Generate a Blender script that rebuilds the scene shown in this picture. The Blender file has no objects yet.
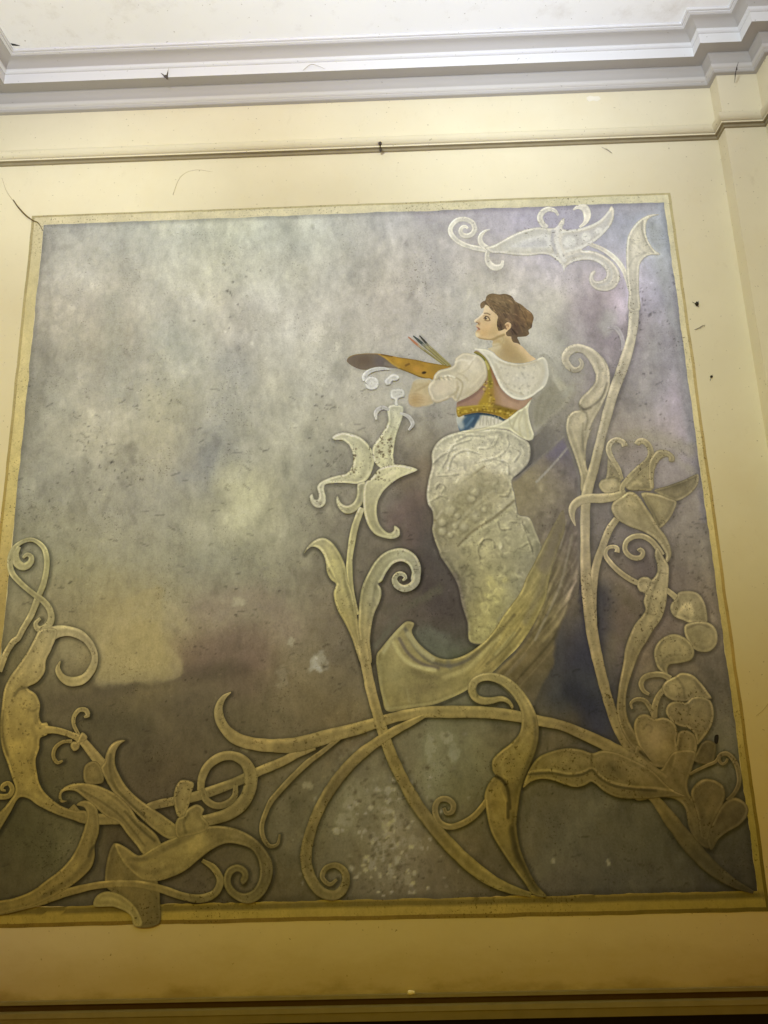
import bpy, bmesh, math, random
import numpy as np
from mathutils import Vector, Matrix
from mathutils.geometry import delaunay_2d_cdt
random.seed(7); RNG = np.random.default_rng(7)
SC = bpy.context.scene
COL = SC.collection
EYE = 1.6          # camera height above the floor
D = 3.0            # distance from the camera to the painted wall
F = 720.0          # focal length in pixels of a 768x1024 frame
YAW, PITCH, ROLL = -0.01561, 0.24055, -0.02637

def cam_axes():
    cy, sy = math.cos(YAW), math.sin(YAW); cp, sp = math.cos(PITCH), math.sin(PITCH)
    f = np.array([sy*cp, cy*cp, sp]); r = np.array([cy, -sy, 0.0]); u = np.cross(r, f)
    c, s = math.cos(ROLL), math.sin(ROLL)
    return c*r+s*u, -s*r+c*u, f
CR, CU, CF = cam_axes()
def wall_pt(x, y):
    """photo point -> (X, Z) on the plane of the painted wall, metres (Z above the floor)"""
    x = np.asarray(x, float); y = np.asarray(y, float)
    d = CF[None, :] + CR[None, :]*((x.reshape(-1, 1)-384)/F) + CU[None, :]*((512-y.reshape(-1, 1))/F)
    t = D/d[:, 1]
    return np.stack([d[:, 0]*t, d[:, 2]*t+EYE], 1)
def to_photo(X, Z):
    P = np.stack([np.asarray(X, float), np.full(len(X), D), np.asarray(Z, float)-EYE], 1)
    z = P@CF
    return np.stack([384+F*(P@CR)/z, 512-F*(P@CU)/z], 1)

cam = bpy.data.cameras.new('camera'); camo = bpy.data.objects.new('camera', cam); COL.objects.link(camo)
cam.sensor_fit = 'VERTICAL'; cam.sensor_height = 24.0; cam.lens = F/1024*24
cam.clip_start = 0.05
M = Matrix(((CR[0], CU[0], -CF[0], 0), (CR[1], CU[1], -CF[1], 0), (CR[2], CU[2], -CF[2], EYE), (0, 0, 0, 1)))
camo.matrix_world = M
SC.camera = camo
vs = SC.view_settings
SC.display_settings.display_device = 'sRGB'
vs.view_transform = 'Standard'; vs.look = 'None'; vs.exposure = 0; vs.gamma = 1; vs.use_curve_mapping = False

def s2l(c):
    c = np.asarray(c, float)/255
    return np.where(c <= .04045, c/12.92, ((c+.055)/1.055)**2.4)

# ---------------------------------------------------------------- objects
def link(o, parent=None):
    COL.objects.link(o)
    if parent is not None: o.parent = parent
    return o
def tag(o, label=None, cat=None, group=None, kind=None):
    if label: o['label'] = label
    if cat: o['category'] = cat
    if group: o['group'] = group
    if kind: o['kind'] = kind
    return o
def mesh_obj(name, verts, faces, mat, parent=None, smooth=False):
    me = bpy.data.meshes.new(name); me.from_pydata([tuple(v) for v in verts], [], faces)
    me.materials.append(mat)
    if smooth: me.polygons.foreach_set('use_smooth', [True]*len(me.polygons))
    me.update()
    o = bpy.data.objects.new(name, me)
    return link(o, parent)

# ---------------------------------------------------------------- materials
class NT:
    def __init__(s, name):
        s.m = bpy.data.materials.new(name); s.m.use_nodes = True
        s.t = s.m.node_tree; s.t.nodes.clear()
        s.out = s.n('ShaderNodeOutputMaterial'); s.b = s.n('ShaderNodeBsdfPrincipled')
        s.t.links.new(s.b.outputs[0], s.out.inputs[0])
        s.geo = s.n('ShaderNodeTexCoord')
    def n(s, t, **k):
        n = s.t.nodes.new(t)
        for a, v in k.items(): setattr(n, a, v)
        return n
    def l(s, a, b): s.t.links.new(a, b)
    def mapped(s, scale=(1, 1, 1), loc=(0, 0, 0), rot=(0, 0, 0)):
        m = s.n('ShaderNodeMapping'); s.l(s.geo.outputs['Object'], m.inputs[0])
        m.inputs['Scale'].default_value = scale; m.inputs['Location'].default_value = loc; m.inputs['Rotation'].default_value = rot
        return m.outputs[0]
    def noise(s, scale, detail=4, rough=.55, vec=None, dist=0):
        n = s.n('ShaderNodeTexNoise'); s.l(vec or s.geo.outputs['Object'], n.inputs['Vector'])
        n.inputs['Scale'].default_value = scale; n.inputs['Detail'].default_value = detail
        n.inputs['Roughness'].default_value = rough; n.inputs['Distortion'].default_value = dist
        return n.outputs['Fac']
    def ramp(s, fac, stops):
        r = s.n('ShaderNodeValToRGB'); e = r.color_ramp.elements
        while len(e) < len(stops): e.new(.5)
        for i, (p, c) in enumerate(stops):
            e[i].position = p; e[i].color = (c, c, c, 1) if not hasattr(c, '__len__') else (*c, 1)
        s.l(fac, r.inputs[0]); return r.outputs['Color']
    def mix(s, a, b, fac, mode='MIX'):
        m = s.n('ShaderNodeMix', data_type='RGBA', blend_type=mode)
        for sock, v in ((m.inputs[6], a), (m.inputs[7], b), (m.inputs[0], fac)):
            if hasattr(v, 'is_linked'): s.l(v, sock)
            elif hasattr(v, '__len__'): sock.default_value = (*v, 1)
            else: sock.default_value = v
        return m.outputs[2]
    def math(s, op, a, b):
        m = s.n('ShaderNodeMath', operation=op)
        for i, v in enumerate((a, b)):
            if hasattr(v, 'is_linked'): s.l(v, m.inputs[i])
            else: m.inputs[i].default_value = v
        return m.outputs[0]
    def maprange(s, v, a, b, c=0, d=1, smooth=False):
        m = s.n('ShaderNodeMapRange'); m.clamp = True
        if smooth: m.interpolation_type = 'SMOOTHSTEP'
        s.l(v, m.inputs[0])
        for i, x in enumerate((a, b, c, d)): m.inputs[i+1].default_value = x
        return m.outputs[0]
    def bump(s, h, strength, dist=.01):
        b = s.n('ShaderNodeBump'); s.l(h, b.inputs['Height']); b.inputs['Strength'].default_value = strength; b.inputs['Distance'].default_value = dist
        s.l(b.outputs[0], s.b.inputs['Normal'])
    def done(s, col, rough=.75, spec=.25):
        if hasattr(col, 'is_linked'): s.l(col, s.b.inputs['Base Color'])
        else: s.b.inputs['Base Color'].default_value = (*col, 1)
        s.b.inputs['Roughness'].default_value = rough
        s.b.inputs['Specular IOR Level'].default_value = spec
        return s.m

CREAM = (.715, .64, .445)
def cream_mat(name='cream plaster', dirt=True, mul=1.0):
    t = NT(name)
    c0 = tuple(v*mul for v in CREAM)
    c = t.mix(tuple(v*.955 for v in c0), tuple(min(.9, v*1.03) for v in c0), t.ramp(t.noise(2.2, 6, .6), [(.32, 0), (.68, 1)]))
    c = t.mix(c, (.70*mul, .60*mul, .38*mul), t.ramp(t.noise(3.2, 8, .68), [(.5, 0), (.74, .5)]))
    # fine specks and hairline scuffs
    c = t.mix(c, (.25, .19, .10), t.ramp(t.noise(80, 2, .5), [(.70, 0), (.745, .8)]))
    c = t.mix(c, (.52, .43, .26), t.ramp(t.noise(20, 6, .7, t.mapped((1, 1, .5))), [(.60, 0), (.76, .32)]))
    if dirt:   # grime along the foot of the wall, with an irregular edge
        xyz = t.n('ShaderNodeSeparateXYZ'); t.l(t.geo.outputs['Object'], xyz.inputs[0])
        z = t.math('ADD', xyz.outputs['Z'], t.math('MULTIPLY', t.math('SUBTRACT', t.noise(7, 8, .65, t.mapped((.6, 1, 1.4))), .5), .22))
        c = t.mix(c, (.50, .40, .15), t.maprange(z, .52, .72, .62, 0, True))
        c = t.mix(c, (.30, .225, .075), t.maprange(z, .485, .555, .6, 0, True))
    t.bump(t.noise(40, 5, .6), .12, .004)
    return t.done(c, .8, .2)
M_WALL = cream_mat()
M_RAIL = cream_mat('cream painted moulding', False, .96)
def white_mat(name, col, stain=.35, col2=(.60, .56, .50)):
    t = NT(name)
    c = t.mix(tuple(v*.97 for v in col), col, t.ramp(t.noise(3, 6), [(.3, 0), (.7, 1)]))
    c = t.mix(c, col2, t.ramp(t.noise(4.5, 10, .72), [(.54, 0), (.76, stain)]))
    c = t.mix(c, (.3, .27, .22), t.ramp(t.noise(55, 2), [(.71, 0), (.76, .7)]))
    t.bump(t.noise(30, 4), .08, .004)
    return t.done(c, .7, .25)
M_CEIL = white_mat('white ceiling plaster', (.93, .93, .915), .55)
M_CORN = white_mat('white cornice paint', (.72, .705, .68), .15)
M_CORNSHADE = white_mat('shaded cornice paint', (.42, .395, .36), .5, (.36, .33, .28))  # white cornice darkened: shade of soffit and undersides put into the colour
M_COVE = white_mat('shaded cove paint', (.455, .425, .38), .25, (.4, .37, .33))  # same white paint, with the shade of the coves put into it
def plain(name, col, rough=.8, var=.2):
    t = NT(name)
    c = t.mix(tuple(v*(1-var) for v in col), tuple(v*(1+var) for v in col), t.noise(14, 6))
    return t.done(c, rough, .2)
M_GROOVE = plain('dark brown groove', (.085, .05, .018))  # dark brown recess of the lower rail
M_DADO = plain('olive painted rail', (.26, .22, .09))
M_DARK = plain('near-black wood', (.012, .008, .005))
M_FLOOR = plain('brown floor', (.25, .17, .08))
M_SHADOWLINE = plain('dark painted shadow line', (.30, .25, .15))  # shadow under the picture rail put into the colour, over dark paint

# ---------------------------------------------------------------- the room
def quad_plane(name, a, b, c, d, mat, kind='structure'):
    return tag(mesh_obj(name, [a, b, c, d], [(0, 1, 2, 3)], mat), kind=kind)
def box(name, x0, x1, y0, y1, z0, z1, mat, parent=None):
    v = [(x, y, z) for x in (x0, x1) for y in (y0, y1) for z in (z0, z1)]
    f = [(0, 1, 3, 2), (4, 6, 7, 5), (0, 4, 5, 1), (2, 3, 7, 6), (0, 2, 6, 4), (1, 5, 7, 3)]
    return mesh_obj(name, v, f, mat, parent)
XL, XR = -3.4, 3.4
ZC = EYE+3.052
cl = box('ceiling', XL, XR, -3.2, D-.02, ZC, ZC+.1, M_CEIL); tag(cl, kind='structure')
fl = box('floor', XL, XR, -3.2, D, -.1, 0, M_FLOOR); tag(fl, kind='structure')
# pilaster breaks: (x, projection) steps of the wall in plan
X1, X2 = 1.622, 1.815
S1, S2 = .075, .18
XA, XB = -1.965, -2.16
zdado = EYE-1.09
PATH = [(XL, .26), (XB, .26), (XB, .25), (XA, .25), (XA, 0), (X1, 0), (X1, S1), (X2, S1), (X2, S2), (XR, S2)]
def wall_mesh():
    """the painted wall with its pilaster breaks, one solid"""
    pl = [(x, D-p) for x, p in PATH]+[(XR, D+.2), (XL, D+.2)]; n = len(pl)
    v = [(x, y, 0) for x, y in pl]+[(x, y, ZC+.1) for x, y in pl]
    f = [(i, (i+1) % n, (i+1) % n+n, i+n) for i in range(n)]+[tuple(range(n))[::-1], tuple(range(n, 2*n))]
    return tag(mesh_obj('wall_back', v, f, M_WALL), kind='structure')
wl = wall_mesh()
def path_at(o):
    """plan path offset into the room by o, mitred"""
    out = []
    for i, (x, p) in enumerate(PATH):
        dx = 0
        if i in (1, 2, 3, 4): dx = o  # unseen fill spots, added and fitted to set wall and ceiling brightness
        if i in (5, 6, 7, 8): dx = -o
        out.append((x+dx, D-p-o))
    return out
def sweep(name, profile, mats, closed=False, smooth=False):
    """profile: list of (offset, z, material index of the strip that follows)"""
    verts, faces, mi = [], [], []
    n = len(PATH)  # unseen uplights added to brighten the ceiling, this and the next
    for o, z, _ in profile:
        for x, y in path_at(o): verts.append((x, y, z+EYE))
    for k in range(len(profile)-1):
        for i in range(n-1):
            a = k*n+i; faces.append((a, a+1, a+1+n, a+n)); mi.append(profile[k][2])
    me = bpy.data.meshes.new(name); me.from_pydata(verts, [], faces)
    for m in mats: me.materials.append(m)
    me.polygons.foreach_set('material_index', mi); me.update()
    o = bpy.data.objects.new(name, me); link(o)
    return tag(o, kind='structure')
def arc(p0, p1, bulge, n, mat):
    """points from p0 to p1 bowed by bulge (fraction of chord)"""
    (o0, z0), (o1, z1) = p0, p1
    out = []
    for i in range(n):
        t = i/n; b = 4*bulge*t*(1-t)
        out.append((o0+(o1-o0)*t+(z1-z0)*b, z0+(z1-z0)*t-(o1-o0)*b, mat))
    return out
W, G, C, H = 0, 1, 2, 3
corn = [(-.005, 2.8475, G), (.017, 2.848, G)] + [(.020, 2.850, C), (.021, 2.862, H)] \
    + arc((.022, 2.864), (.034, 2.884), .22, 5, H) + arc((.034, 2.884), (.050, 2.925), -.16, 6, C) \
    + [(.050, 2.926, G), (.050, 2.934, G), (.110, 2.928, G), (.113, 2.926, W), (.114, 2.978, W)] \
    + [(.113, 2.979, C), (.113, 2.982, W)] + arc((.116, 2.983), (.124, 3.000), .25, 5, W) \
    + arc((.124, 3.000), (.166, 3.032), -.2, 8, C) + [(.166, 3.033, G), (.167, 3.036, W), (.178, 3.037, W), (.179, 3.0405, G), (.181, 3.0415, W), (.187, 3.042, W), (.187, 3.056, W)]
sweep('trim_1', corn, [M_CORN, M_CORNSHADE, M_COVE, white_mat('lit cornice bead', (.58, .55, .50), .2)])  # bead strip lighter than the cove: its highlight is in the colour
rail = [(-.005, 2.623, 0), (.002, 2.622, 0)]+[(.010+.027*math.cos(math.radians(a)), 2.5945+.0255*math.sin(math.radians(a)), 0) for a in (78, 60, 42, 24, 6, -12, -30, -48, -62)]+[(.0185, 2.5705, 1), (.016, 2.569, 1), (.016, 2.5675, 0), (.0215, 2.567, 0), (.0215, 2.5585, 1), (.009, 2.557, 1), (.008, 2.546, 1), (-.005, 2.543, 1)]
sweep('trim_2', rail, [M_RAIL, M_SHADOWLINE])
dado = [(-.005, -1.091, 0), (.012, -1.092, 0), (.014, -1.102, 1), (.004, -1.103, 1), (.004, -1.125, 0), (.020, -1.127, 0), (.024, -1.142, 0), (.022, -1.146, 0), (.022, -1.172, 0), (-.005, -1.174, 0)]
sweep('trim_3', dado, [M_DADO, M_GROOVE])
wains = [(.002, -1.174, 0), (.012, -1.176, 0), (.012, -1.60, 0)]
sweep('trim_4', wains, [M_DARK])

# ---------------------------------------------------------------- light
world = bpy.data.worlds.new('room light'); SC.world = world; world.use_nodes = True
bg = world.node_tree.nodes['Background']
AMB = (.317, .222, .043)
bg.inputs[0].default_value = (*AMB, 1); bg.inputs[1].default_value = 1.0
def spot(name, loc, aim, col, power, ang, blend, size):
    l = bpy.data.lights.new(name, 'SPOT'); o = bpy.data.objects.new(name, l); link(o)
    o.location = (loc[0], loc[1], loc[2]+EYE)
    d = Vector((aim[0], aim[1], aim[2]+EYE))-o.location
    o.rotation_euler = d.to_track_quat('-Z', 'Y').to_euler()
    l.color = col; l.energy = power; l.spot_size = math.radians(ang); l.spot_blend = blend; l.shadow_soft_size = size
    return o
LG = np.array([[[-1.005,-1.313,-2.11],[-0.896,-1.159,-1.897],[-0.784,-1.014,-1.709],[-0.688,-0.888,-1.547],[-0.6,-0.771,-1.404],[-0.514,-0.662,-1.273],[-0.437,-0.566,-1.143],[-0.367,-0.48,-1.014],[-0.302,-0.402,-0.889],[-0.242,-0.333,-0.77],[-0.19,-0.273,-0.661],[-0.143,-0.219,-0.563],[-0.105,-0.174,-0.477],[-0.073,-0.135,-0.399],[-0.045,-0.101,-0.332],[-0.021,-0.071,-0.273],[0.017,-0.024,-0.19],[0.079,0.052,-0.072],[0.138,0.124,0.038],[0.17,0.166,0.109]],[[-0.992,-1.3,-2.153],[-0.878,-1.144,-1.938],[-0.768,-0.998,-1.744],[-0.667,-0.866,-1.573],[-0.573,-0.745,-1.418],[-0.486,-0.636,-1.271],[-0.406,-0.538,-1.125],[-0.334,-0.451,-0.985],[-0.269,-0.373,-0.852],[-0.21,-0.304,-0.729],[-0.157,-0.242,-0.617],[-0.11,-0.188,-0.518],[-0.07,-0.141,-0.431],[-0.036,-0.1,-0.355],[-0.009,-0.067,-0.289],[0.014,-0.037,-0.231],[0.052,0.01,-0.153],[0.114,0.085,-0.042],[0.174,0.158,0.067],[0.209,0.204,0.141]],[[-0.979,-1.285,-2.194],[-0.863,-1.13,-1.981],[-0.753,-0.985,-1.784],[-0.65,-0.851,-1.607],[-0.554,-0.729,-1.441],[-0.466,-0.619,-1.279],[-0.385,-0.519,-1.118],[-0.312,-0.43,-0.963],[-0.246,-0.352,-0.822],[-0.187,-0.281,-0.693],[-0.134,-0.219,-0.579],[-0.087,-0.165,-0.48],[-0.047,-0.118,-0.394],[-0.013,-0.077,-0.32],[0.015,-0.043,-0.257],[0.037,-0.014,-0.2],[0.071,0.029,-0.129],[0.131,0.101,-0.027],[0.192,0.175,0.079],[0.229,0.223,0.155]],[[-0.971,-1.275,-2.246],[-0.856,-1.123,-2.033],[-0.746,-0.979,-1.835],[-0.643,-0.846,-1.652],[-0.547,-0.724,-1.474],[-0.458,-0.612,-1.296],[-0.376,-0.512,-1.12],[-0.302,-0.421,-0.954],[-0.234,-0.341,-0.803],[-0.175,-0.27,-0.671],[-0.123,-0.208,-0.556],[-0.077,-0.154,-0.456],[-0.038,-0.108,-0.37],[-0.005,-0.067,-0.299],[0.022,-0.034,-0.239],[0.043,-0.006,-0.187],[0.072,0.032,-0.123],[0.126,0.097,-0.032],[0.185,0.168,0.068],[0.226,0.218,0.143]],[[-0.972,-1.276,-2.314],[-0.859,-1.128,-2.103],[-0.749,-0.985,-1.901],[-0.646,-0.853,-1.709],[-0.551,-0.731,-1.519],[-0.461,-0.619,-1.325],[-0.38,-0.518,-1.136],[-0.305,-0.427,-0.961],[-0.237,-0.346,-0.805],[-0.178,-0.275,-0.669],[-0.126,-0.213,-0.551],[-0.081,-0.158,-0.449],[-0.042,-0.111,-0.364],[-0.011,-0.073,-0.295],[0.014,-0.041,-0.239],[0.033,-0.016,-0.192],[0.056,0.015,-0.141],[0.099,0.069,-0.061],[0.155,0.136,0.031],[0.2,0.188,0.106]],[[-0.98,-1.285,-2.39],[-0.87,-1.141,-2.185],[-0.763,-1.003,-1.984],[-0.661,-0.871,-1.783],[-0.566,-0.75,-1.578],[-0.477,-0.639,-1.371],[-0.396,-0.538,-1.172],[-0.322,-0.448,-0.99],[-0.255,-0.367,-0.827],[-0.196,-0.296,-0.686],[-0.145,-0.234,-0.565],[-0.1,-0.179,-0.463],[-0.062,-0.132,-0.377],[-0.031,-0.094,-0.31],[-0.008,-0.063,-0.255],[0.009,-0.04,-0.214],[0.025,-0.016,-0.174],[0.057,0.024,-0.112],[0.107,0.083,-0.03],[0.155,0.137,0.046]],[[-0.994,-1.3,-2.467],[-0.889,-1.163,-2.277],[-0.784,-1.029,-2.082],[-0.684,-0.901,-1.875],[-0.59,-0.781,-1.656],[-0.503,-0.671,-1.436],[-0.423,-0.571,-1.227],[-0.351,-0.483,-1.037],[-0.286,-0.402,-0.869],[-0.228,-0.331,-0.722],[-0.178,-0.27,-0.598],[-0.133,-0.215,-0.495],[-0.095,-0.168,-0.41],[-0.065,-0.129,-0.341],[-0.042,-0.098,-0.286],[-0.024,-0.073,-0.243],[-0.01,-0.053,-0.209],[0.012,-0.024,-0.164],[0.054,0.024,-0.098],[0.104,0.078,-0.026]],[[-1.011,-1.317,-2.536],[-0.911,-1.188,-2.367],[-0.811,-1.062,-2.186],[-0.715,-0.939,-1.98],[-0.623,-0.822,-1.751],[-0.539,-0.714,-1.521],[-0.461,-0.617,-1.304],[-0.391,-0.529,-1.106],[-0.326,-0.449,-0.931],[-0.27,-0.379,-0.78],[-0.22,-0.318,-0.653],[-0.177,-0.263,-0.547],[-0.138,-0.214,-0.456],[-0.104,-0.171,-0.379],[-0.075,-0.132,-0.315],[-0.051,-0.099,-0.262],[-0.032,-0.074,-0.223],[-0.012,-0.049,-0.186],[0.021,-0.012,-0.136],[0.07,0.038,-0.07]],[[-1.027,-1.332,-2.584],[-0.934,-1.213,-2.441],[-0.841,-1.096,-2.283],[-0.75,-0.981,-2.09],[-0.663,-0.87,-1.861],[-0.582,-0.768,-1.625],[-0.507,-0.672,-1.4],[-0.437,-0.585,-1.195],[-0.375,-0.507,-1.013],[-0.32,-0.438,-0.858],[-0.271,-0.375,-0.724],[-0.223,-0.316,-0.605],[-0.177,-0.256,-0.497],[-0.133,-0.2,-0.402],[-0.094,-0.148,-0.322],[-0.059,-0.103,-0.255],[-0.03,-0.068,-0.205],[-0.006,-0.039,-0.166],[0.024,-0.008,-0.125],[0.069,0.038,-0.065]],[[-1.04,-1.344,-2.606],[-0.954,-1.235,-2.49],[-0.868,-1.127,-2.358],[-0.783,-1.021,-2.186],[-0.702,-0.918,-1.968],[-0.626,-0.821,-1.734],[-0.554,-0.73,-1.506],[-0.487,-0.646,-1.295],[-0.427,-0.569,-1.107],[-0.37,-0.497,-0.941],[-0.314,-0.426,-0.788],[-0.257,-0.353,-0.645],[-0.2,-0.279,-0.515],[-0.145,-0.208,-0.401],[-0.093,-0.143,-0.304],[-0.048,-0.087,-0.225],[-0.008,-0.041,-0.164],[0.024,-0.005,-0.119],[0.055,0.028,-0.075],[0.099,0.075,-0.011]],[[-1.051,-1.355,-2.621],[-0.97,-1.252,-2.517],[-0.889,-1.151,-2.403],[-0.811,-1.053,-2.252],[-0.736,-0.959,-2.055],[-0.664,-0.869,-1.834],[-0.596,-0.783,-1.61],[-0.533,-0.703,-1.397],[-0.472,-0.624,-1.196],[-0.408,-0.542,-1.007],[-0.341,-0.455,-0.825],[-0.271,-0.365,-0.655],[-0.203,-0.277,-0.506],[-0.137,-0.195,-0.378],[-0.078,-0.122,-0.272],[-0.024,-0.059,-0.186],[0.022,-0.006,-0.118],[0.059,0.037,-0.063],[0.097,0.079,-0.007],[0.149,0.137,0.074]],[[-1.061,-1.368,-2.632],[-0.982,-1.267,-2.531],[-0.905,-1.17,-2.424],[-0.832,-1.078,-2.291],[-0.761,-0.99,-2.116],[-0.694,-0.906,-1.912],[-0.629,-0.826,-1.696],[-0.565,-0.745,-1.477],[-0.498,-0.657,-1.255],[-0.424,-0.56,-1.035],[-0.345,-0.457,-0.826],[-0.265,-0.355,-0.639],[-0.189,-0.259,-0.48],[-0.118,-0.171,-0.346],[-0.055,-0.094,-0.236],[0.001,-0.028,-0.147],[0.049,0.028,-0.075],[0.09,0.075,-0.011],[0.137,0.129,0.062],[0.201,0.202,0.161]],[[-1.074,-1.387,-2.649],[-0.997,-1.287,-2.55],[-0.922,-1.192,-2.447],[-0.85,-1.102,-2.323],[-0.782,-1.016,-2.163],[-0.716,-0.934,-1.968],[-0.65,-0.852,-1.75],[-0.58,-0.762,-1.512],[-0.503,-0.661,-1.262],[-0.419,-0.551,-1.019],[-0.332,-0.438,-0.798],[-0.248,-0.331,-0.607],[-0.169,-0.232,-0.446],[-0.098,-0.144,-0.313],[-0.035,-0.069,-0.204],[0.02,-0.003,-0.115],[0.066,0.051,-0.042],[0.108,0.101,0.026],[0.163,0.165,0.113],[0.238,0.248,0.225]],[[-1.092,-1.413,-2.674],[-1.017,-1.315,-2.576],[-0.943,-1.221,-2.476],[-0.872,-1.13,-2.36],[-0.804,-1.045,-2.207],[-0.736,-0.959,-2.012],[-0.664,-0.868,-1.776],[-0.585,-0.764,-1.509],[-0.497,-0.648,-1.236],[-0.406,-0.529,-0.982],[-0.316,-0.413,-0.761],[-0.231,-0.306,-0.574],[-0.154,-0.209,-0.417],[-0.086,-0.125,-0.289],[-0.026,-0.054,-0.185],[0.026,0.008,-0.098],[0.069,0.06,-0.026],[0.11,0.108,0.041],[0.171,0.177,0.135],[0.252,0.267,0.256]],[[-1.116,-1.445,-2.702],[-1.041,-1.348,-2.605],[-0.969,-1.255,-2.508],[-0.898,-1.165,-2.399],[-0.83,-1.078,-2.254],[-0.757,-0.986,-2.05],[-0.677,-0.881,-1.787],[-0.588,-0.762,-1.491],[-0.493,-0.637,-1.206],[-0.398,-0.513,-0.953],[-0.308,-0.397,-0.737],[-0.225,-0.293,-0.556],[-0.151,-0.201,-0.407],[-0.087,-0.122,-0.284],[-0.031,-0.054,-0.184],[0.016,0.002,-0.103],[0.055,0.048,-0.036],[0.095,0.095,0.032],[0.157,0.165,0.129],[0.242,0.259,0.254]],[[-1.143,-1.483,-2.734],[-1.069,-1.387,-2.639],[-0.998,-1.294,-2.542],[-0.928,-1.205,-2.435],[-0.858,-1.114,-2.292],[-0.78,-1.013,-2.074],[-0.691,-0.894,-1.784],[-0.595,-0.764,-1.474],[-0.497,-0.634,-1.19],[-0.401,-0.509,-0.943],[-0.312,-0.396,-0.734],[-0.232,-0.295,-0.56],[-0.161,-0.208,-0.418],[-0.1,-0.133,-0.302],[-0.048,-0.071,-0.207],[-0.006,-0.021,-0.131],[0.027,0.02,-0.067],[0.063,0.062,-0.002],[0.123,0.13,0.093],[0.206,0.222,0.217]],[[-1.175,-1.529,-2.775],[-1.102,-1.433,-2.678],[-1.031,-1.34,-2.579],[-0.962,-1.25,-2.469],[-0.888,-1.153,-2.317],[-0.804,-1.04,-2.079],[-0.708,-0.91,-1.775],[-0.608,-0.774,-1.468],[-0.508,-0.641,-1.189],[-0.413,-0.518,-0.951],[-0.327,-0.408,-0.75],[-0.25,-0.312,-0.585],[-0.183,-0.229,-0.45],[-0.126,-0.16,-0.339],[-0.079,-0.104,-0.249],[-0.042,-0.058,-0.176],[-0.012,-0.022,-0.115],[0.017,0.013,-0.056],[0.068,0.072,0.029],[0.145,0.159,0.149]],[[-1.211,-1.58,-2.818],[-1.14,-1.485,-2.72],[-1.07,-1.394,-2.622],[-1.0,-1.301,-2.506],[-0.921,-1.195,-2.327],[-0.83,-1.07,-2.07],[-0.73,-0.932,-1.768],[-0.629,-0.794,-1.472],[-0.529,-0.661,-1.205],[-0.436,-0.541,-0.976],[-0.353,-0.435,-0.785],[-0.28,-0.343,-0.627],[-0.216,-0.265,-0.498],[-0.163,-0.2,-0.392],[-0.122,-0.149,-0.307],[-0.088,-0.108,-0.236],[-0.063,-0.077,-0.179],[-0.04,-0.049,-0.127],[-0.003,-0.004,-0.055],[0.063,0.071,0.053]],[[-1.249,-1.635,-2.865],[-1.181,-1.543,-2.77],[-1.112,-1.451,-2.666],[-1.039,-1.354,-2.531],[-0.957,-1.239,-2.326],[-0.862,-1.106,-2.058],[-0.76,-0.963,-1.764],[-0.658,-0.824,-1.483],[-0.56,-0.693,-1.231],[-0.469,-0.575,-1.015],[-0.389,-0.473,-0.833],[-0.319,-0.385,-0.682],[-0.261,-0.313,-0.559],[-0.212,-0.252,-0.457],[-0.174,-0.205,-0.376],[-0.144,-0.169,-0.31],[-0.122,-0.141,-0.256],[-0.106,-0.12,-0.209],[-0.082,-0.09,-0.152],[-0.035,-0.034,-0.063]],[[-1.29,-1.691,-2.92],[-1.225,-1.603,-2.828],[-1.157,-1.51,-2.704],[-1.083,-1.408,-2.543],[-0.997,-1.286,-2.321],[-0.9,-1.147,-2.047],[-0.795,-1.001,-1.764],[-0.694,-0.862,-1.501],[-0.598,-0.733,-1.263],[-0.511,-0.618,-1.06],[-0.433,-0.52,-0.888],[-0.367,-0.436,-0.745],[-0.312,-0.367,-0.627],[-0.267,-0.311,-0.53],[-0.233,-0.269,-0.454],[-0.207,-0.236,-0.392],[-0.189,-0.213,-0.34],[-0.177,-0.196,-0.298],[-0.166,-0.18,-0.255],[-0.14,-0.146,-0.188]]])
LBOX = (-1.72, 1.4, 0.7300000000000001, 3.9)
# ================================================================ painting tools
def paint_light(X, Z):
    """smooth estimate of the room's illumination of the wall (to turn colours seen in the photo into paint colours)"""
    x0, x1, z0, z1 = LBOX; n, m = LG.shape[:2]
    a = np.clip((X-x0)/(x1-x0)*(n-1), 0, n-1.001); b = np.clip((Z-z0)/(z1-z0)*(m-1), 0, m-1.001)
    i = a.astype(int); j = b.astype(int); fa = (a-i)[:, None]; fb = (b-j)[:, None]
    return np.exp((LG[i, j]*(1-fa)+LG[i+1, j]*fa)*(1-fb)+(LG[i, j+1]*(1-fa)+LG[i+1, j+1]*fa)*fb)

class Field:
    """smooth colour field through scattered colour samples (x, y, r, g, b)"""
    def __init__(s, rows, smooth=2.0):
        a = np.array(rows, float); s.p = a[:, :2]; c = a[:, 2:]
        s.m = c.mean(0)
        d = np.sqrt(((s.p[:, None]-s.p[None])**2).sum(2)+36)
        s.w = np.linalg.solve(d-np.eye(len(a))*smooth, c-s.m)
    def __call__(s, x, y):
        out = np.empty((len(x), 3))
        for i in range(0, len(x), 40000):
            q = np.stack([x[i:i+40000], y[i:i+40000]], 1)
            d = np.sqrt(((q[:, None]-s.p[None])**2).sum(2)+36)
            out[i:i+40000] = d@s.w+s.m
        return np.clip(out, 8, 250)

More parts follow.
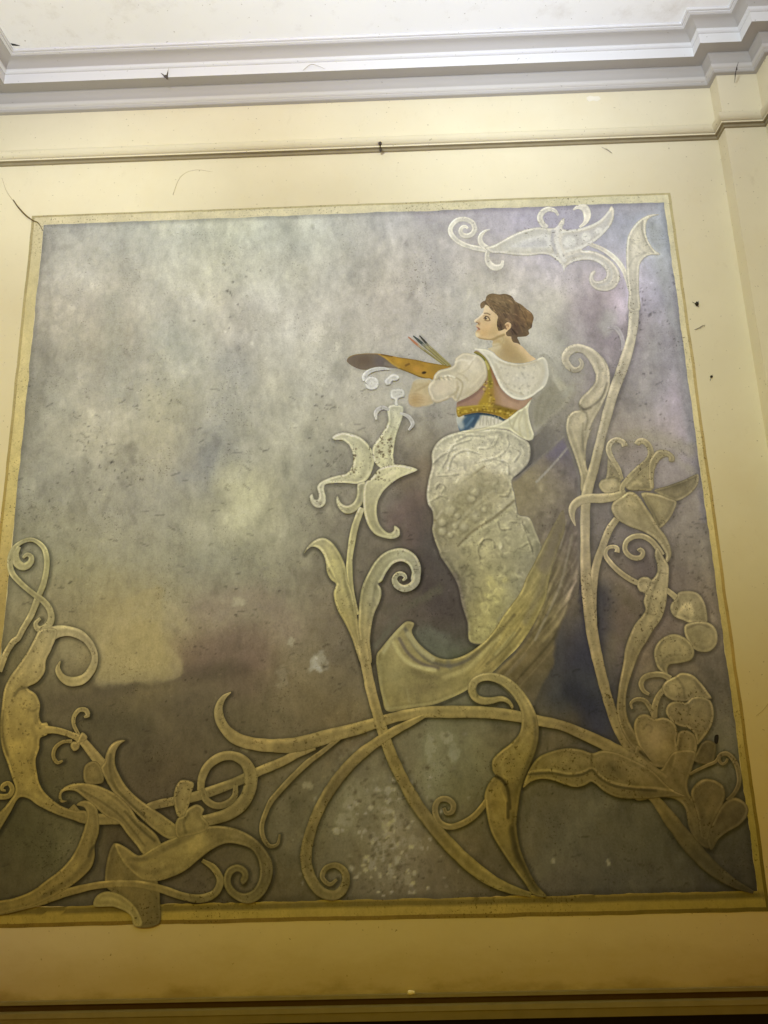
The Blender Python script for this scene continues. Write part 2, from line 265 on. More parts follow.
def _vn(x, y, seed):
    xi = np.floor(x).astype(np.int64); yi = np.floor(y).astype(np.int64); fx = x-xi; fy = y-yi
    def h(a, b):
        n = (a*374761393+b*668265263+seed*974711) & 0x7fffffff
        n = ((n ^ (n >> 13))*1274126177) & 0x7fffffff
        return ((n ^ (n >> 16)) & 0xffff)/65535.0
    fx = fx*fx*(3-2*fx); fy = fy*fy*(3-2*fy)
    return (h(xi, yi)*(1-fx)+h(xi+1, yi)*fx)*(1-fy)+(h(xi, yi+1)*(1-fx)+h(xi+1, yi+1)*fx)*fy
def fbm(x, y, size, octv=4, seed=1, gain=.55):
    """fractal noise, about -1..1, largest feature `size` photo pixels"""
    v = 0; a = 1; t = 0
    for k in range(octv):
        f = 2.0**k/size
        v = v+a*(_vn(x*f+17*k, y*f+31*k, seed+k)*2-1); t += a; a *= gain
    return v/t*1.6

def smooth_line(pts, closed=False, step=2.0):
    """centripetal Catmull-Rom through the points (any number of columns), resampled about every `step`"""
    P = np.array(pts, float); n = len(P)
    if n < 3 and not closed:
        m = max(2, int(np.hypot(*(P[1]-P[0])[:2])/step)+1)
        t = np.linspace(0, 1, m)[:, None]; return P[0]*(1-t)+P[-1]*t
    if closed: Q = np.vstack([P[-1], P, P[0], P[1]])
    else: Q = np.vstack([2*P[0]-P[1], P, 2*P[-1]-P[-2]])
    out = []
    for i in range(1, len(Q)-2):
        p0, p1, p2, p3 = Q[i-1], Q[i], Q[i+1], Q[i+2]
        d = lambda a, b: max(1e-3, math.sqrt(np.hypot(*(a-b)[:2])))
        t0 = 0; t1 = t0+d(p0, p1); t2 = t1+d(p1, p2); t3 = t2+d(p2, p3)
        m = max(1, int(round(np.hypot(*(p2-p1)[:2])/step)))
        for t in t1+(t2-t1)*np.arange(m)/m:
            A1 = (t1-t)/(t1-t0)*p0+(t-t0)/(t1-t0)*p1; A2 = (t2-t)/(t2-t1)*p1+(t-t1)/(t2-t1)*p2; A3 = (t3-t)/(t3-t2)*p2+(t-t2)/(t3-t2)*p3
            B1 = (t2-t)/(t2-t0)*A1+(t-t0)/(t2-t0)*A2; B2 = (t3-t)/(t3-t1)*A2+(t-t1)/(t3-t1)*A3
            out.append((t2-t)/(t2-t1)*B1+(t-t1)/(t2-t1)*B2)
    if not closed: out.append(P[-1])
    return np.array(out)

def sstep(a, b, x):
    w = np.asarray(b-a, float); w = np.where(np.abs(w) > 1e-9, w, 1e-9); t = np.clip((x-a)/w, 0, 1); return t*t*(3-2*t)
def seg_dist(x, y, L, wid=None):
    """distance of points to polyline L; with wid also the interpolated width at the nearest point"""
    best = np.full(len(x), 1e9); bw = np.zeros(len(x))
    for i in range(len(L)-1):
        ax, ay = L[i, 0], L[i, 1]; dx, dy = L[i+1, 0]-ax, L[i+1, 1]-ay
        t = np.clip(((x-ax)*dx+(y-ay)*dy)/(dx*dx+dy*dy+1e-9), 0, 1)
        d = np.hypot(x-ax-t*dx, y-ay-t*dy)
        if wid is not None:
            m = d < best; w = wid[i]+(wid[i+1]-wid[i])*t
            bw = np.where(m, w, bw)
        best = np.minimum(best, d)
    return best, bw
def inside(x, y, L):
    r = np.zeros(len(x), bool); n = len(L)
    for i in range(n):
        x0, y0 = L[i, 0], L[i, 1]; x1, y1 = L[(i+1) % n, 0], L[(i+1) % n, 1]
        if y0 == y1: continue
        c = ((y0 > y) != (y1 > y)) & (x < (x1-x0)*(y-y0)/(y1-y0)+x0)
        r ^= c
    return r

class Canvas:
    """points of one painted mesh in photo coordinates, with the colour seen there"""
    fix = None; gain = 1.5
    def __init__(s, x, y, c): s.x, s.y = x, y; s.c = np.array(c, float)
    def _put(s, m, a, col):
        a = a[:, None]
        if callable(col): s.c[m] = s.c[m]*(1-a)+col(s.c[m])*a
        elif not hasattr(col, '__len__'):
            col = max(.3, 1+(col-1)*s.gain); s.c[m] = s.c[m]*(1-a)+np.clip(s.c[m]*col, 0, 252)*a
        else:
            col = np.array(col, float)
            if s.fix: col = s.fix(col, s.y[m].mean())
            s.c[m] = s.c[m]*(1-a)+col*a
    def stroke(s, pts, col, w=None, op=1.0, soft=.6, rag=0.0, sm=True):
        P = [tuple(p) if len(p) > 2 else (*p, w) for p in pts]
        L = smooth_line(P, step=3.0) if sm else np.array(P, float)
        mw = L[:, 2].max()*(1+soft)+1
        m = np.flatnonzero((s.x > L[:, 0].min()-mw) & (s.x < L[:, 0].max()+mw) & (s.y > L[:, 1].min()-mw) & (s.y < L[:, 1].max()+mw))
        if not len(m): return s
        d, ww = seg_dist(s.x[m], s.y[m], L, L[:, 2])
        if rag: d = d+rag*fbm(s.x[m], s.y[m], 5, 2, 77)
        h = ww/2
        a = 1-sstep(h*(1-soft), h*(1+soft)+.15, d)
        s._put(m, a*op, col); return s
    def blob(s, cx, cy, rx, ry, col, op=1.0, soft=.5, ang=0, rag=0.0):
        R = max(rx, ry)*(1+soft)+1
        m = np.flatnonzero((abs(s.x-cx) < R) & (abs(s.y-cy) < R))
        if not len(m): return s
        ca, sa = math.cos(math.radians(ang)), math.sin(math.radians(ang))
        dx, dy = s.x[m]-cx, s.y[m]-cy
        d = np.hypot((dx*ca+dy*sa)/rx, (-dx*sa+dy*ca)/ry)
        if rag: d = d+rag*fbm(s.x[m], s.y[m], 7, 3, 55)
        s._put(m, (1-sstep(1-soft, 1+soft, d))*op, col); return s
    def poly(s, pts, col, op=1.0, soft=2.0, rag=0.0, sm=True):
        L = smooth_line(pts, True, 3.0) if sm else np.array(pts, float)
        R = soft+2
        m = np.flatnonzero((s.x > L[:, 0].min()-R) & (s.x < L[:, 0].max()+R) & (s.y > L[:, 1].min()-R) & (s.y < L[:, 1].max()+R))
        if not len(m): return s
        d, _ = seg_dist(s.x[m], s.y[m], np.vstack([L, L[:1]])); d = np.where(inside(s.x[m], s.y[m], L), d, -d)
        if rag: d = d+rag*fbm(s.x[m], s.y[m], 9, 3, 91)
        s._put(m, sstep(-soft, soft, d)*op, col); return s
    def noise(s, size, amt, seed=1, octv=4, ax=1.0, ay=1.0):
        s.c *= 1+amt*fbm(s.x*ax, s.y*ay, size, octv, seed)[:, None]; return s

# ---------------------------------------------------------------- paint material
def paint_mat(name, pits, clump=(.5, .62), mott=.07, fleck=.0):
    t = NT(name)
    at = t.n('ShaderNodeAttribute'); at.attribute_name = 'paint'
    c = t.mix(at.outputs['Color'], t.ramp(t.noise(24, 9, .74, t.mapped((1.15, 1, .7), (0, 0, 0), (0, .25, 0))), [(.28, 1-mott*3.4), (.5, 1.0), (.72, 1+mott*2.4)]), 1.0, 'MULTIPLY')
    c = t.mix(c, t.ramp(t.noise(120, 4, .7), [(.28, 1-mott*2.0), (.5, 1.0), (.72, 1+mott*1.5)]), 1.0, 'MULTIPLY')
    # flaked pits that show the dark ground, in clumps
    pit = t.math('MULTIPLY', t.ramp(t.noise(105, 2, .6), [(.60, 0), (.66, 1)]), t.ramp(t.noise(4.5, 5, .65), [(clump[0], 0.06), (clump[1], 1)]))
    c = t.mix(c, t.mix(c, (.17, .14, .10), 1.0, 'MULTIPLY'), t.math('MULTIPLY', pit, pits))
    # hairline scratches
    cr = t.ramp(t.noise(17, 7, .75, t.mapped((1, 1, .8), (3, 0, 5)), .6), [(.488, 0), (.5, 1), (.512, 0)])
    cr = t.math('MULTIPLY', cr, t.ramp(t.noise(5, 3, .5, t.mapped((1, 1, 1), (9, 2, 1))), [(.52, 0), (.66, 1)]))
    c = t.mix(c, t.mix(c, (.55, .52, .46), 1.0, 'MULTIPLY'), t.math('MULTIPLY', cr, .55))
    if fleck:
        fl = t.math('MULTIPLY', t.ramp(t.noise(60, 3, .6, t.mapped((1, 1, 1), (1, 7, 3))), [(.66, 0), (.72, 1)]), fleck)
        c = t.mix(c, t.mix(c, (1.45, 1.45, 1.5), 1.0, 'MULTIPLY'), fl)
    h = t.math('ADD', t.noise(45, 6, .65), t.math('MULTIPLY', pit, -.6))
    t.bump(h, .22, .004)
    return t.done(c, .72, .2)
M_SKY = paint_mat('weathered sky paint', .55, fleck=.25)
M_SCROLL = paint_mat('weathered scroll paint', .8, (.46, .60), .06)
M_FIG = paint_mat('figure paint', .22, (.52, .66), .035)
M_CLOTH = paint_mat('drapery paint', .55, (.48, .62), .06)
M_BAND = paint_mat('border paint', .8, (.45, .6), .05)

BASE = (-.162, D, EYE-.92)       # foot of the mural
mural = bpy.data.objects.new('mural', None); link(mural); mural.location = BASE
tag(mural, 'large square wall painting of a woman with a palette among scrolling leaves', 'mural')
LAY = [0]
def finish(name, x, y, faces, c, mat, parent, xz=None, dy=0.0):
    W_ = wall_pt(x, y) if xz is None else xz
    alb = np.clip(s2l(np.clip(c, 1, 254))/paint_light(W_[:, 0], W_[:, 1]), .002, .93)
    LAY[0] += 1
    yy = -.0006-.00006*LAY[0]
    v = np.empty((len(W_), 3)); v[:, 0] = W_[:, 0]-BASE[0]; v[:, 1] = yy+dy; v[:, 2] = W_[:, 1]-BASE[2]
    me = bpy.data.meshes.new(name); me.from_pydata(v.tolist(), [], faces)
    at = me.color_attributes.new('paint', 'FLOAT_COLOR', 'POINT')
    at.data.foreach_set('color', np.hstack([alb, np.ones((len(alb), 1))]).astype(np.float32).ravel())
    me.materials.append(mat); me.update()
    o = bpy.data.objects.new(name, me)
    return link(o, parent)

def K(x0, y0, size, pts):
    s = size/768.0
    return [(x0+p[0]*s, y0+p[1]*s, *p[2:]) for p in pts]

def fill(outline, step, sm=True):
    """triangulated interior of a closed outline (photo pixels): x, y, triangles, distance to the edge"""
    L = smooth_line(outline, True, step)[:, :2] if sm else np.array(outline, float)[:, :2]
    keep = [0]
    for i in range(1, len(L)):
        if np.hypot(*(L[i]-L[keep[-1]])) > step*.35: keep.append(i)
    L = L[keep]
    gx, gy = np.meshgrid(np.arange(L[:, 0].min(), L[:, 0].max(), step), np.arange(L[:, 1].min(), L[:, 1].max(), step*.87))
    gx = gx+(np.arange(gx.shape[0]) % 2)[:, None]*step*.5
    x, y = gx.ravel(), gy.ravel(); m = inside(x, y, L); x, y = x[m], y[m]
    d, _ = seg_dist(x, y, np.vstack([L, L[:1]])); m = d > step*.45; x, y = x[m], y[m]
    pts = [Vector(p) for p in L]+[Vector(p) for p in zip(x, y)]
    r = delaunay_2d_cdt(pts, [], [list(range(len(L)))], 1, 1e-4)
    V = np.array([tuple(v) for v in r[0]]); T = [tuple(t) for t in r[2]]
    T = [t if (V[t[1], 0]-V[t[0], 0])*(V[t[2], 1]-V[t[0], 1])-(V[t[1], 1]-V[t[0], 1])*(V[t[2], 0]-V[t[0], 0]) < 0 else t[::-1] for t in T]
    d, _ = seg_dist(V[:, 0], V[:, 1], np.vstack([L, L[:1]]))
    return V[:, 0], V[:, 1], T, d, L

PEND = []      # patches and ribbons in painting order; the sky is painted first and needs their outlines
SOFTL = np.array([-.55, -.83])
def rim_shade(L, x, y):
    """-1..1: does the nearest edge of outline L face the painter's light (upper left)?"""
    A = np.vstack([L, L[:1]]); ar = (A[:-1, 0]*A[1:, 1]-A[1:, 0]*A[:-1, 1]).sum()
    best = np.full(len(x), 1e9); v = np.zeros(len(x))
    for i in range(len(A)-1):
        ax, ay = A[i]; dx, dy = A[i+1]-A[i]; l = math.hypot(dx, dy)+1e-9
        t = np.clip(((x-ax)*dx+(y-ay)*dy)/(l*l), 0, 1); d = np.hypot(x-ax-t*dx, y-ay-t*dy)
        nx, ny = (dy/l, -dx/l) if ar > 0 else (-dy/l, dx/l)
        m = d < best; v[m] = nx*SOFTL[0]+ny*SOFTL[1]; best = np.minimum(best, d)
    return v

def patch(name, outline, parent=None, step=1.6, base=None, mat=None, paint=None, rim=.16, rimw=2.2, noise=.06, blend=0, tone=1.0, sm=True, shadow=True):
    """a painted shape; base = Field, colour or None (scroll colours); paint(canvas) adds brushwork"""
    parent = mural if parent is None else parent
    x, y, T, d, L = fill(outline, min(step, .95) if (mat or M_SCROLL) is M_SCROLL else step, sm)
    b = base if base is not None else SCROLL
    c = b(x, y) if callable(b) else np.tile(np.array(b, float), (len(x), 1))
    c = c*tone
    cv = Canvas(x, y, c)
    cv.noise(22, noise*1.5, len(name)+int(L[0, 0])); cv.noise(6, noise*.9, 5)
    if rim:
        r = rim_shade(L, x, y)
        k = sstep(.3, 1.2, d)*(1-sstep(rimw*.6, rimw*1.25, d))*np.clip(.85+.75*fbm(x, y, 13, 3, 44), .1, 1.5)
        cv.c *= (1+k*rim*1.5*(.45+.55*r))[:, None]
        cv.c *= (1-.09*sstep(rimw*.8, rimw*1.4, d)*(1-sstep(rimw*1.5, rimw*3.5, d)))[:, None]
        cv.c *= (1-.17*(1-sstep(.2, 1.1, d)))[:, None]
    if shadow: PEND.append(('p', L))
    if paint: paint(cv)
    if blend:
        a = sstep(0, blend, d+.8*blend*.3*fbm(x, y, 8, 3, 3))[:, None]
        cv.c = cv.c*a+SKY(x, y)*(1-a)
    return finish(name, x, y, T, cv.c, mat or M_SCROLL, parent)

def ribbon(name, pts, parent=None, tone=1.0, base=None, mat=None, groove=.0, rim=.17, fade=0, shadow=True):
    """a painted scroll stroke: smooth centre line with a width at every point"""
    parent = mural if parent is None else parent
    L = smooth_line(pts, step=1.7)
    if shadow: PEND.append(('r', L))
    n = len(L); tx = np.gradient(L[:, 0]); ty = np.gradient(L[:, 1]); l = np.hypot(tx, ty)+1e-9
    nx, ny = -ty/l, tx/l
    u = np.array([-1, -.88, -.72, -.5, -.25, 0, .25, .5, .72, .88, 1.0]); k = len(u)
    w = L[:, 2]/2*(1+.05*fbm(L[:, 0], L[:, 1], 9, 2, 8))
    x = (L[:, 0:1]+nx[:, None]*w[:, None]*u).ravel(); y = (L[:, 1:2]+ny[:, None]*w[:, None]*u).ravel()
    b = base or SCROLL
    c = (b(x, y) if callable(b) else np.tile(np.array(b, float), (len(x), 1)))*tone
    lit = (nx*SOFTL[0]+ny*SOFTL[1])
    U = np.tile(u, n); LIT = np.repeat(lit, k)*np.sign(U)
    a = np.abs(U)
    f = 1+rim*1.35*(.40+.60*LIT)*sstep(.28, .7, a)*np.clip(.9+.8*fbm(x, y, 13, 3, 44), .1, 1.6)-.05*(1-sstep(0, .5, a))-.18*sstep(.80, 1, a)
    cv = Canvas(x, y, c*f[:, None]); cv.noise(22, .11, int(L[0, 0])); cv.noise(6, .06, 9)
    if fade: 
        t = np.repeat(np.linspace(0, 1, n), k); al = sstep(0, fade, t)[:, None] if fade > 0 else (1-sstep(1+fade, 1, t))[:, None]
        cv.c = cv.c*al+SKY(x, y)*(1-al)
    F_ = [(i*k+j, i*k+j+1, (i+1)*k+j+1, (i+1)*k+j) for i in range(n-1) for j in range(k-1)]
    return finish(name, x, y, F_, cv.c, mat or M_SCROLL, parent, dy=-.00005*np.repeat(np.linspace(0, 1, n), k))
# ================================================================ colours seen in the photo
SKY0 = Field([
(60,235,180,178,175),(150,235,178,178,170),(230,235,190,192,180),(310,235,196,197,188),(400,232,188,184,186),(470,230,180,174,183),(560,222,172,168,188),(640,215,172,175,190),
(45,290,172,170,165),(60,290,178,176,170),(130,290,186,184,174),(200,285,198,198,186),(280,285,199,199,190),(350,290,197,195,190),(430,290,190,187,186),(470,292,195,194,190),(545,290,186,184,186),(600,290,172,168,174),(660,285,170,176,182),
(50,340,172,168,162),(130,340,184,179,171),(170,340,184,186,182),(230,340,184,182,184),(300,340,193,191,188),(380,335,188,184,184),(440,340,188,184,184),(560,345,172,172,172),(600,340,160,155,162),(650,345,165,168,166),(675,340,158,160,166),
(35,400,158,155,147),(45,400,166,163,153),(100,400,182,176,164),(170,400,192,187,169),(230,400,172,172,173),(300,400,181,179,172),(340,400,178,174,168),(400,400,180,176,172),(430,410,170,166,165),(560,400,148,145,140),(650,400,156,156,150),(680,400,150,148,152),
(30,450,158,154,143),(100,450,178,172,158),(170,450,176,170,155),(215,455,153,153,157),(200,470,156,154,156),(260,440,180,176,162),(320,450,157,155,147),(305,462,154,152,144),(400,450,150,142,132),(425,450,140,130,115),(560,450,120,115,114),(620,450,145,138,122),(690,450,150,146,150),
(22,510,146,141,123),(90,510,160,154,138),(150,510,161,155,142),(195,505,172,166,146),(240,500,188,182,152),(290,510,165,160,142),(340,510,140,132,120),(400,510,120,108,105),(425,510,104,94,90),(560,510,112,104,108),(620,510,128,124,118),(690,510,135,128,110),
(10,560,140,133,106),(70,560,150,142,112),(130,560,160,152,128),(190,560,150,145,128),(240,560,152,146,124),(300,560,146,138,118),(340,560,125,116,100),(400,560,108,98,90),(430,560,94,85,82),(600,560,115,105,90),(650,560,110,100,85),(700,560,125,117,95),
(10,610,132,123,92),(60,610,140,130,98),(110,610,156,144,106),(150,610,154,143,106),(200,610,148,137,114),(250,610,143,134,114),(300,610,132,122,102),(340,610,120,108,90),(400,610,95,85,78),(440,610,80,71,70),(600,610,110,98,75),(660,610,105,95,80),(705,610,115,105,80),
(10,660,112,102,66),(75,660,135,122,85),(110,655,154,137,92),(155,655,156,138,86),(200,660,126,108,86),(250,660,118,100,82),(300,655,128,115,88),(340,660,112,100,78),(400,660,90,85,75),(450,660,88,88,74),(590,660,58,57,68),(640,660,110,98,72),(705,660,100,92,68),
(10,700,100,88,56),(60,700,104,91,62),(110,700,98,86,60),(180,700,104,91,68),(240,700,112,98,70),(300,700,128,112,78),(350,700,115,100,68),(590,700,50,49,57),(640,700,105,95,65),(710,700,88,80,58),
(60,740,92,82,54),(120,740,90,79,55),(180,740,94,81,58),(240,740,98,86,61),(350,740,95,82,60),(420,740,113,106,80),(460,740,116,112,82),(500,740,102,92,62),(560,740,90,78,55),(600,730,50,47,54),(650,740,88,78,50),(735,740,100,92,68),
(5,790,72,65,38),(40,790,75,68,40),(110,790,88,76,52),(170,790,82,70,52),(290,790,98,88,62),(340,790,113,107,83),(390,790,113,107,87),(450,790,105,100,70),(490,790,92,84,52),(550,790,78,70,46),(620,790,78,71,50),(680,790,74,66,42),(745,790,68,61,41),
(30,840,72,65,38),(70,840,92,85,54),(110,840,72,62,40),(200,840,72,62,42),(270,840,85,78,55),(340,840,95,88,66),(385,845,118,110,94),(420,840,108,98,78),(470,840,84,74,48),(560,840,77,71,52),(620,840,72,67,48),(680,840,61,56,38),(748,840,54,49,36),
(5,885,68,60,34),(30,885,70,62,36),(110,885,72,62,46),(200,885,75,65,46),(280,885,75,66,43),(370,885,94,86,69),(430,885,92,82,63),(480,885,75,66,46),(560,885,71,64,50),(620,885,67,62,50),(700,885,53,48,38),(750,885,44,39,28)])
def sky_fix(c, y, x=None):
    l = (c@np.array([.3, .59, .11]))[..., None]
    sat = .78 if x is None else (  .78+.38*sstep(440, 560, x)*sstep(470, 400, y))[:, None]
    c = l+(c-l)*sat
    yy = [230, 300, 350, 560, 610, 700, 740, 860]
    return c*np.stack([np.interp(y, yy, v) for v in ([1.035, 1.045, 1.0, .97, .99, .93, .93, 1.0], [1.01, 1.0, .965, .945, .945, .885, .88, .93], [.98, .955, .90, .875, .86, .80, .77, .77])], -1)*np.array([.994, 1.014, .982])
def SKY(x, y):
    v = (sstep(540, 640, x)*sstep(230, 300, y)*(1-sstep(640, 770, y)))[:, None]
    return sky_fix(SKY0(x, y), y, x)*(1+v*np.array([.012, -.022, .055]))
SCROLL0 = Field([
(470,235,212,209,196),(530,235,208,206,195),(580,240,212,208,196),(600,280,212,208,196),(640,230,212,208,190),(633,300,212,208,190),(628,350,206,199,172),(615,390,198,190,158),(598,440,188,180,143),(575,400,198,190,155),(575,440,190,182,142),(587,520,168,158,117),(587,600,158,143,95),(600,680,138,123,76),(625,735,120,105,60),(640,760,112,98,56),
(575,490,176,166,120),(640,450,160,150,108),(640,500,168,156,104),(680,500,145,135,95),(650,560,155,144,98),(650,600,150,138,90),(690,600,152,140,92),(690,640,148,136,84),(660,660,142,130,80),(690,700,134,121,75),(670,740,121,105,58),(720,800,92,79,42),(700,860,68,61,34),(745,885,54,47,26),
(375,385,205,202,188),(395,420,204,200,172),(340,470,198,192,158),(385,430,205,200,166),(380,500,192,184,146),(400,470,205,198,158),(320,500,190,184,158),(355,530,176,166,122),
(335,560,166,156,108),(345,620,154,141,83),(310,550,176,166,125),(400,555,166,161,130),(375,600,155,148,110),(412,585,166,160,132),(375,700,148,131,75),(400,775,124,109,58),(450,845,108,93,43),(510,885,97,84,38),
(225,710,150,134,78),(250,745,150,131,74),(320,735,141,125,72),(380,722,142,126,70),(450,712,142,127,70),(500,715,140,124,68),(560,727,122,106,60),(345,770,116,102,59),(310,840,104,91,48),(335,885,98,86,46),
(510,690,146,133,76),(525,750,120,105,50),(480,690,145,132,75),(500,800,117,99,42),(520,860,99,85,38),(445,805,104,92,54),(560,770,108,94,46),(640,790,100,86,42),
(45,560,156,147,103),(10,560,160,150,108),(30,640,150,137,85),(80,640,152,140,92),(80,680,150,136,82),(25,700,139,121,62),(30,770,128,110,50),(60,815,109,94,46),(80,860,110,94,45),(20,900,104,87,36),(3,830,104,90,42),
(90,745,126,110,62),(120,780,124,108,58),(160,800,122,106,60),(170,820,123,108,56),(200,850,114,99,49),(250,880,94,83,43),(240,770,124,111,62),(220,800,118,104,58),(270,850,96,84,46),(190,895,98,85,42),(105,905,120,101,48)])
def SCROLL(x, y):
    c = SCROLL0(x, y)
    yy = [262, 330, 560, 640, 700, 740, 860]
    k = np.stack([np.interp(y, yy, v) for v in ([1.045, .90, .965, .96, .95, .915, .94], [1.035, .885, .94, .935, .93, .885, .91], [1.01, .865, 1.0, .98, .96, .87, .88])], 1)
    lf = (sstep(480, 400, x)*sstep(660, 560, y))[:, None]
    k = k*(1-lf)+np.array([1.03, 1.03, .99])*lf
    k = k*(1+.11*(sstep(140, 60, x)*sstep(600, 660, y)*sstep(860, 780, y)))[:, None]
    r = (sstep(560, 680, x)*sstep(580, 700, y))[:, None]
    return c*k*(1-r*np.array([.08, .10, .12]))
BANDC = Field([(60,219,222,207,162),(350,209,226,214,172),(600,199,221,212,172),(30,300,212,195,138),(20,400,208,188,124),(8,500,198,176,105),(2,580,172,146,80),(-10,750,128,104,42),(-20,880,118,92,32),(672,260,214,202,160),(700,420,199,181,126),(715,520,178,156,92),(735,640,150,126,62),(750,760,122,98,38),(762,850,106,86,28),(0,922,120,95,32),(256,909,124,100,36),(512,904,118,94,33),(740,900,97,76,22)])
LINEC = Field([(60,215,188,172,122),(350,206,194,180,132),(600,197,192,180,136),(30,260,180,162,110),(15,400,174,154,96),(3,520,158,131,62),(-10,700,120,92,34),(-20,880,92,68,18),(675,260,182,164,112),(700,400,170,146,88),(715,500,152,126,64),(740,650,127,98,38),(765,800,90,68,18),(0,929,88,64,16),(256,919,92,68,20),(512,913,88,66,18),(760,908,66,50,10)])

# ================================================================ border and ground
def pic_rect():
    q = wall_pt([43, 663, 759, -23], [224, 203, 892, 907])
    return (q[0, 0]+q[3, 0])/2, (q[1, 0]+q[2, 0])/2, (q[2, 1]+q[3, 1])/2, (q[0, 1]+q[1, 1])/2
PX0, PX1, PZ0, PZ1 = pic_rect()
def out_off():
    l = wall_pt([33.6], [300])[0]; 
    a = wall_pt([33.8, 28.5, 5.3], [214.5, 262, 490]); b = wall_pt([670, 678, 712.5], [196, 256, 512])
    t = wall_pt([128, 384, 600], [211.5, 204.5, 197.5]); c = wall_pt([128, 384, 600], [925.5, 917.5, 911])
    return PX0-a[:, 0].mean(), b[:, 0].mean()-PX1, t[:, 1].mean()-PZ1, PZ0-c[:, 1].mean()
OL, OR_, OT, OB = out_off()
def ring(name, x0, x1, z0, z1, X0_, X1_, Z0_, Z1_, field, parent, mat, seed, fn=None):
    """flat frame between an inner and an outer rectangle, as fine strips"""
    objs = []
    V = []; Fc = []
    def strip(ax, az, bx, bz, nu, nv):
        # ax,az: inner edge ends ; bx,bz: outer edge ends
        o = len(V)
        for i in range(nu+1):
            t = i/nu
            for j in range(nv+1):
                s_ = j/nv
                xi = ax[0]+(ax[1]-ax[0])*t; zi = az[0]+(az[1]-az[0])*t
                xo = bx[0]+(bx[1]-bx[0])*t; zo = bz[0]+(bz[1]-bz[0])*t
                V.append((xi+(xo-xi)*s_, zi+(zo-zi)*s_))
        for i in range(nu):
            for j in range(nv):
                a = o+i*(nv+1)+j; Fc.append((a, a+1, a+nv+2, a+nv+1))
    nv = 6
    strip((x0, x1), (z1, z1), (X0_, X1_), (Z1_, Z1_), 300, nv); strip((x1, x1), (z1, z0), (X1_, X1_), (Z1_, Z0_), 300, nv)
    strip((x1, x0), (z0, z0), (X1_, X0_), (Z0_, Z0_), 300, nv); strip((x0, x0), (z0, z1), (X0_, X0_), (Z0_, Z1_), 300, nv)
    W_ = np.array(V)
    # slightly uneven brush edges
    W_[:, 0] += .0022*fbm(W_[:, 0]*200, W_[:, 1]*200, 30, 3, seed); W_[:, 1] += .0022*fbm(W_[:, 0]*200, W_[:, 1]*200, 30, 3, seed+4)
    p = to_photo(W_[:, 0], W_[:, 1])
    c = field(p[:, 0], p[:, 1])
    c *= 1+.05*fbm(p[:, 0], p[:, 1], 20, 4, seed)[:, None]
    c = c*np.array([.975, .985, 1.0])
    if fn: c = fn(W_, c)
    return finish(name, None, None, Fc, c, mat, parent, xz=W_)
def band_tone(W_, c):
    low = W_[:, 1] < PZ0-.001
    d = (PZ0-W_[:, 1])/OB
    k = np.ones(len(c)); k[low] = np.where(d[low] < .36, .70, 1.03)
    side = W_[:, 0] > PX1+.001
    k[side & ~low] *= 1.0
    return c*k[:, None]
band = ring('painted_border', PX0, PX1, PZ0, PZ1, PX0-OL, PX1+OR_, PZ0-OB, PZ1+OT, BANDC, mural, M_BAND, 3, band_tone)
lw = .0065
line_ = ring('border_line', PX0-OL+lw, PX1+OR_-lw, PZ0-OB+lw*1.1, PZ1+OT-lw*.9, PX0-OL-lw, PX1+OR_+lw, PZ0-OB-lw*1.1, PZ1+OT+lw*.7, LINEC, band, M_BAND, 11)
line_['label'] = 'darker ochre outline of the border'
LAY[0] += 1; SKYLAYER = LAY[0]

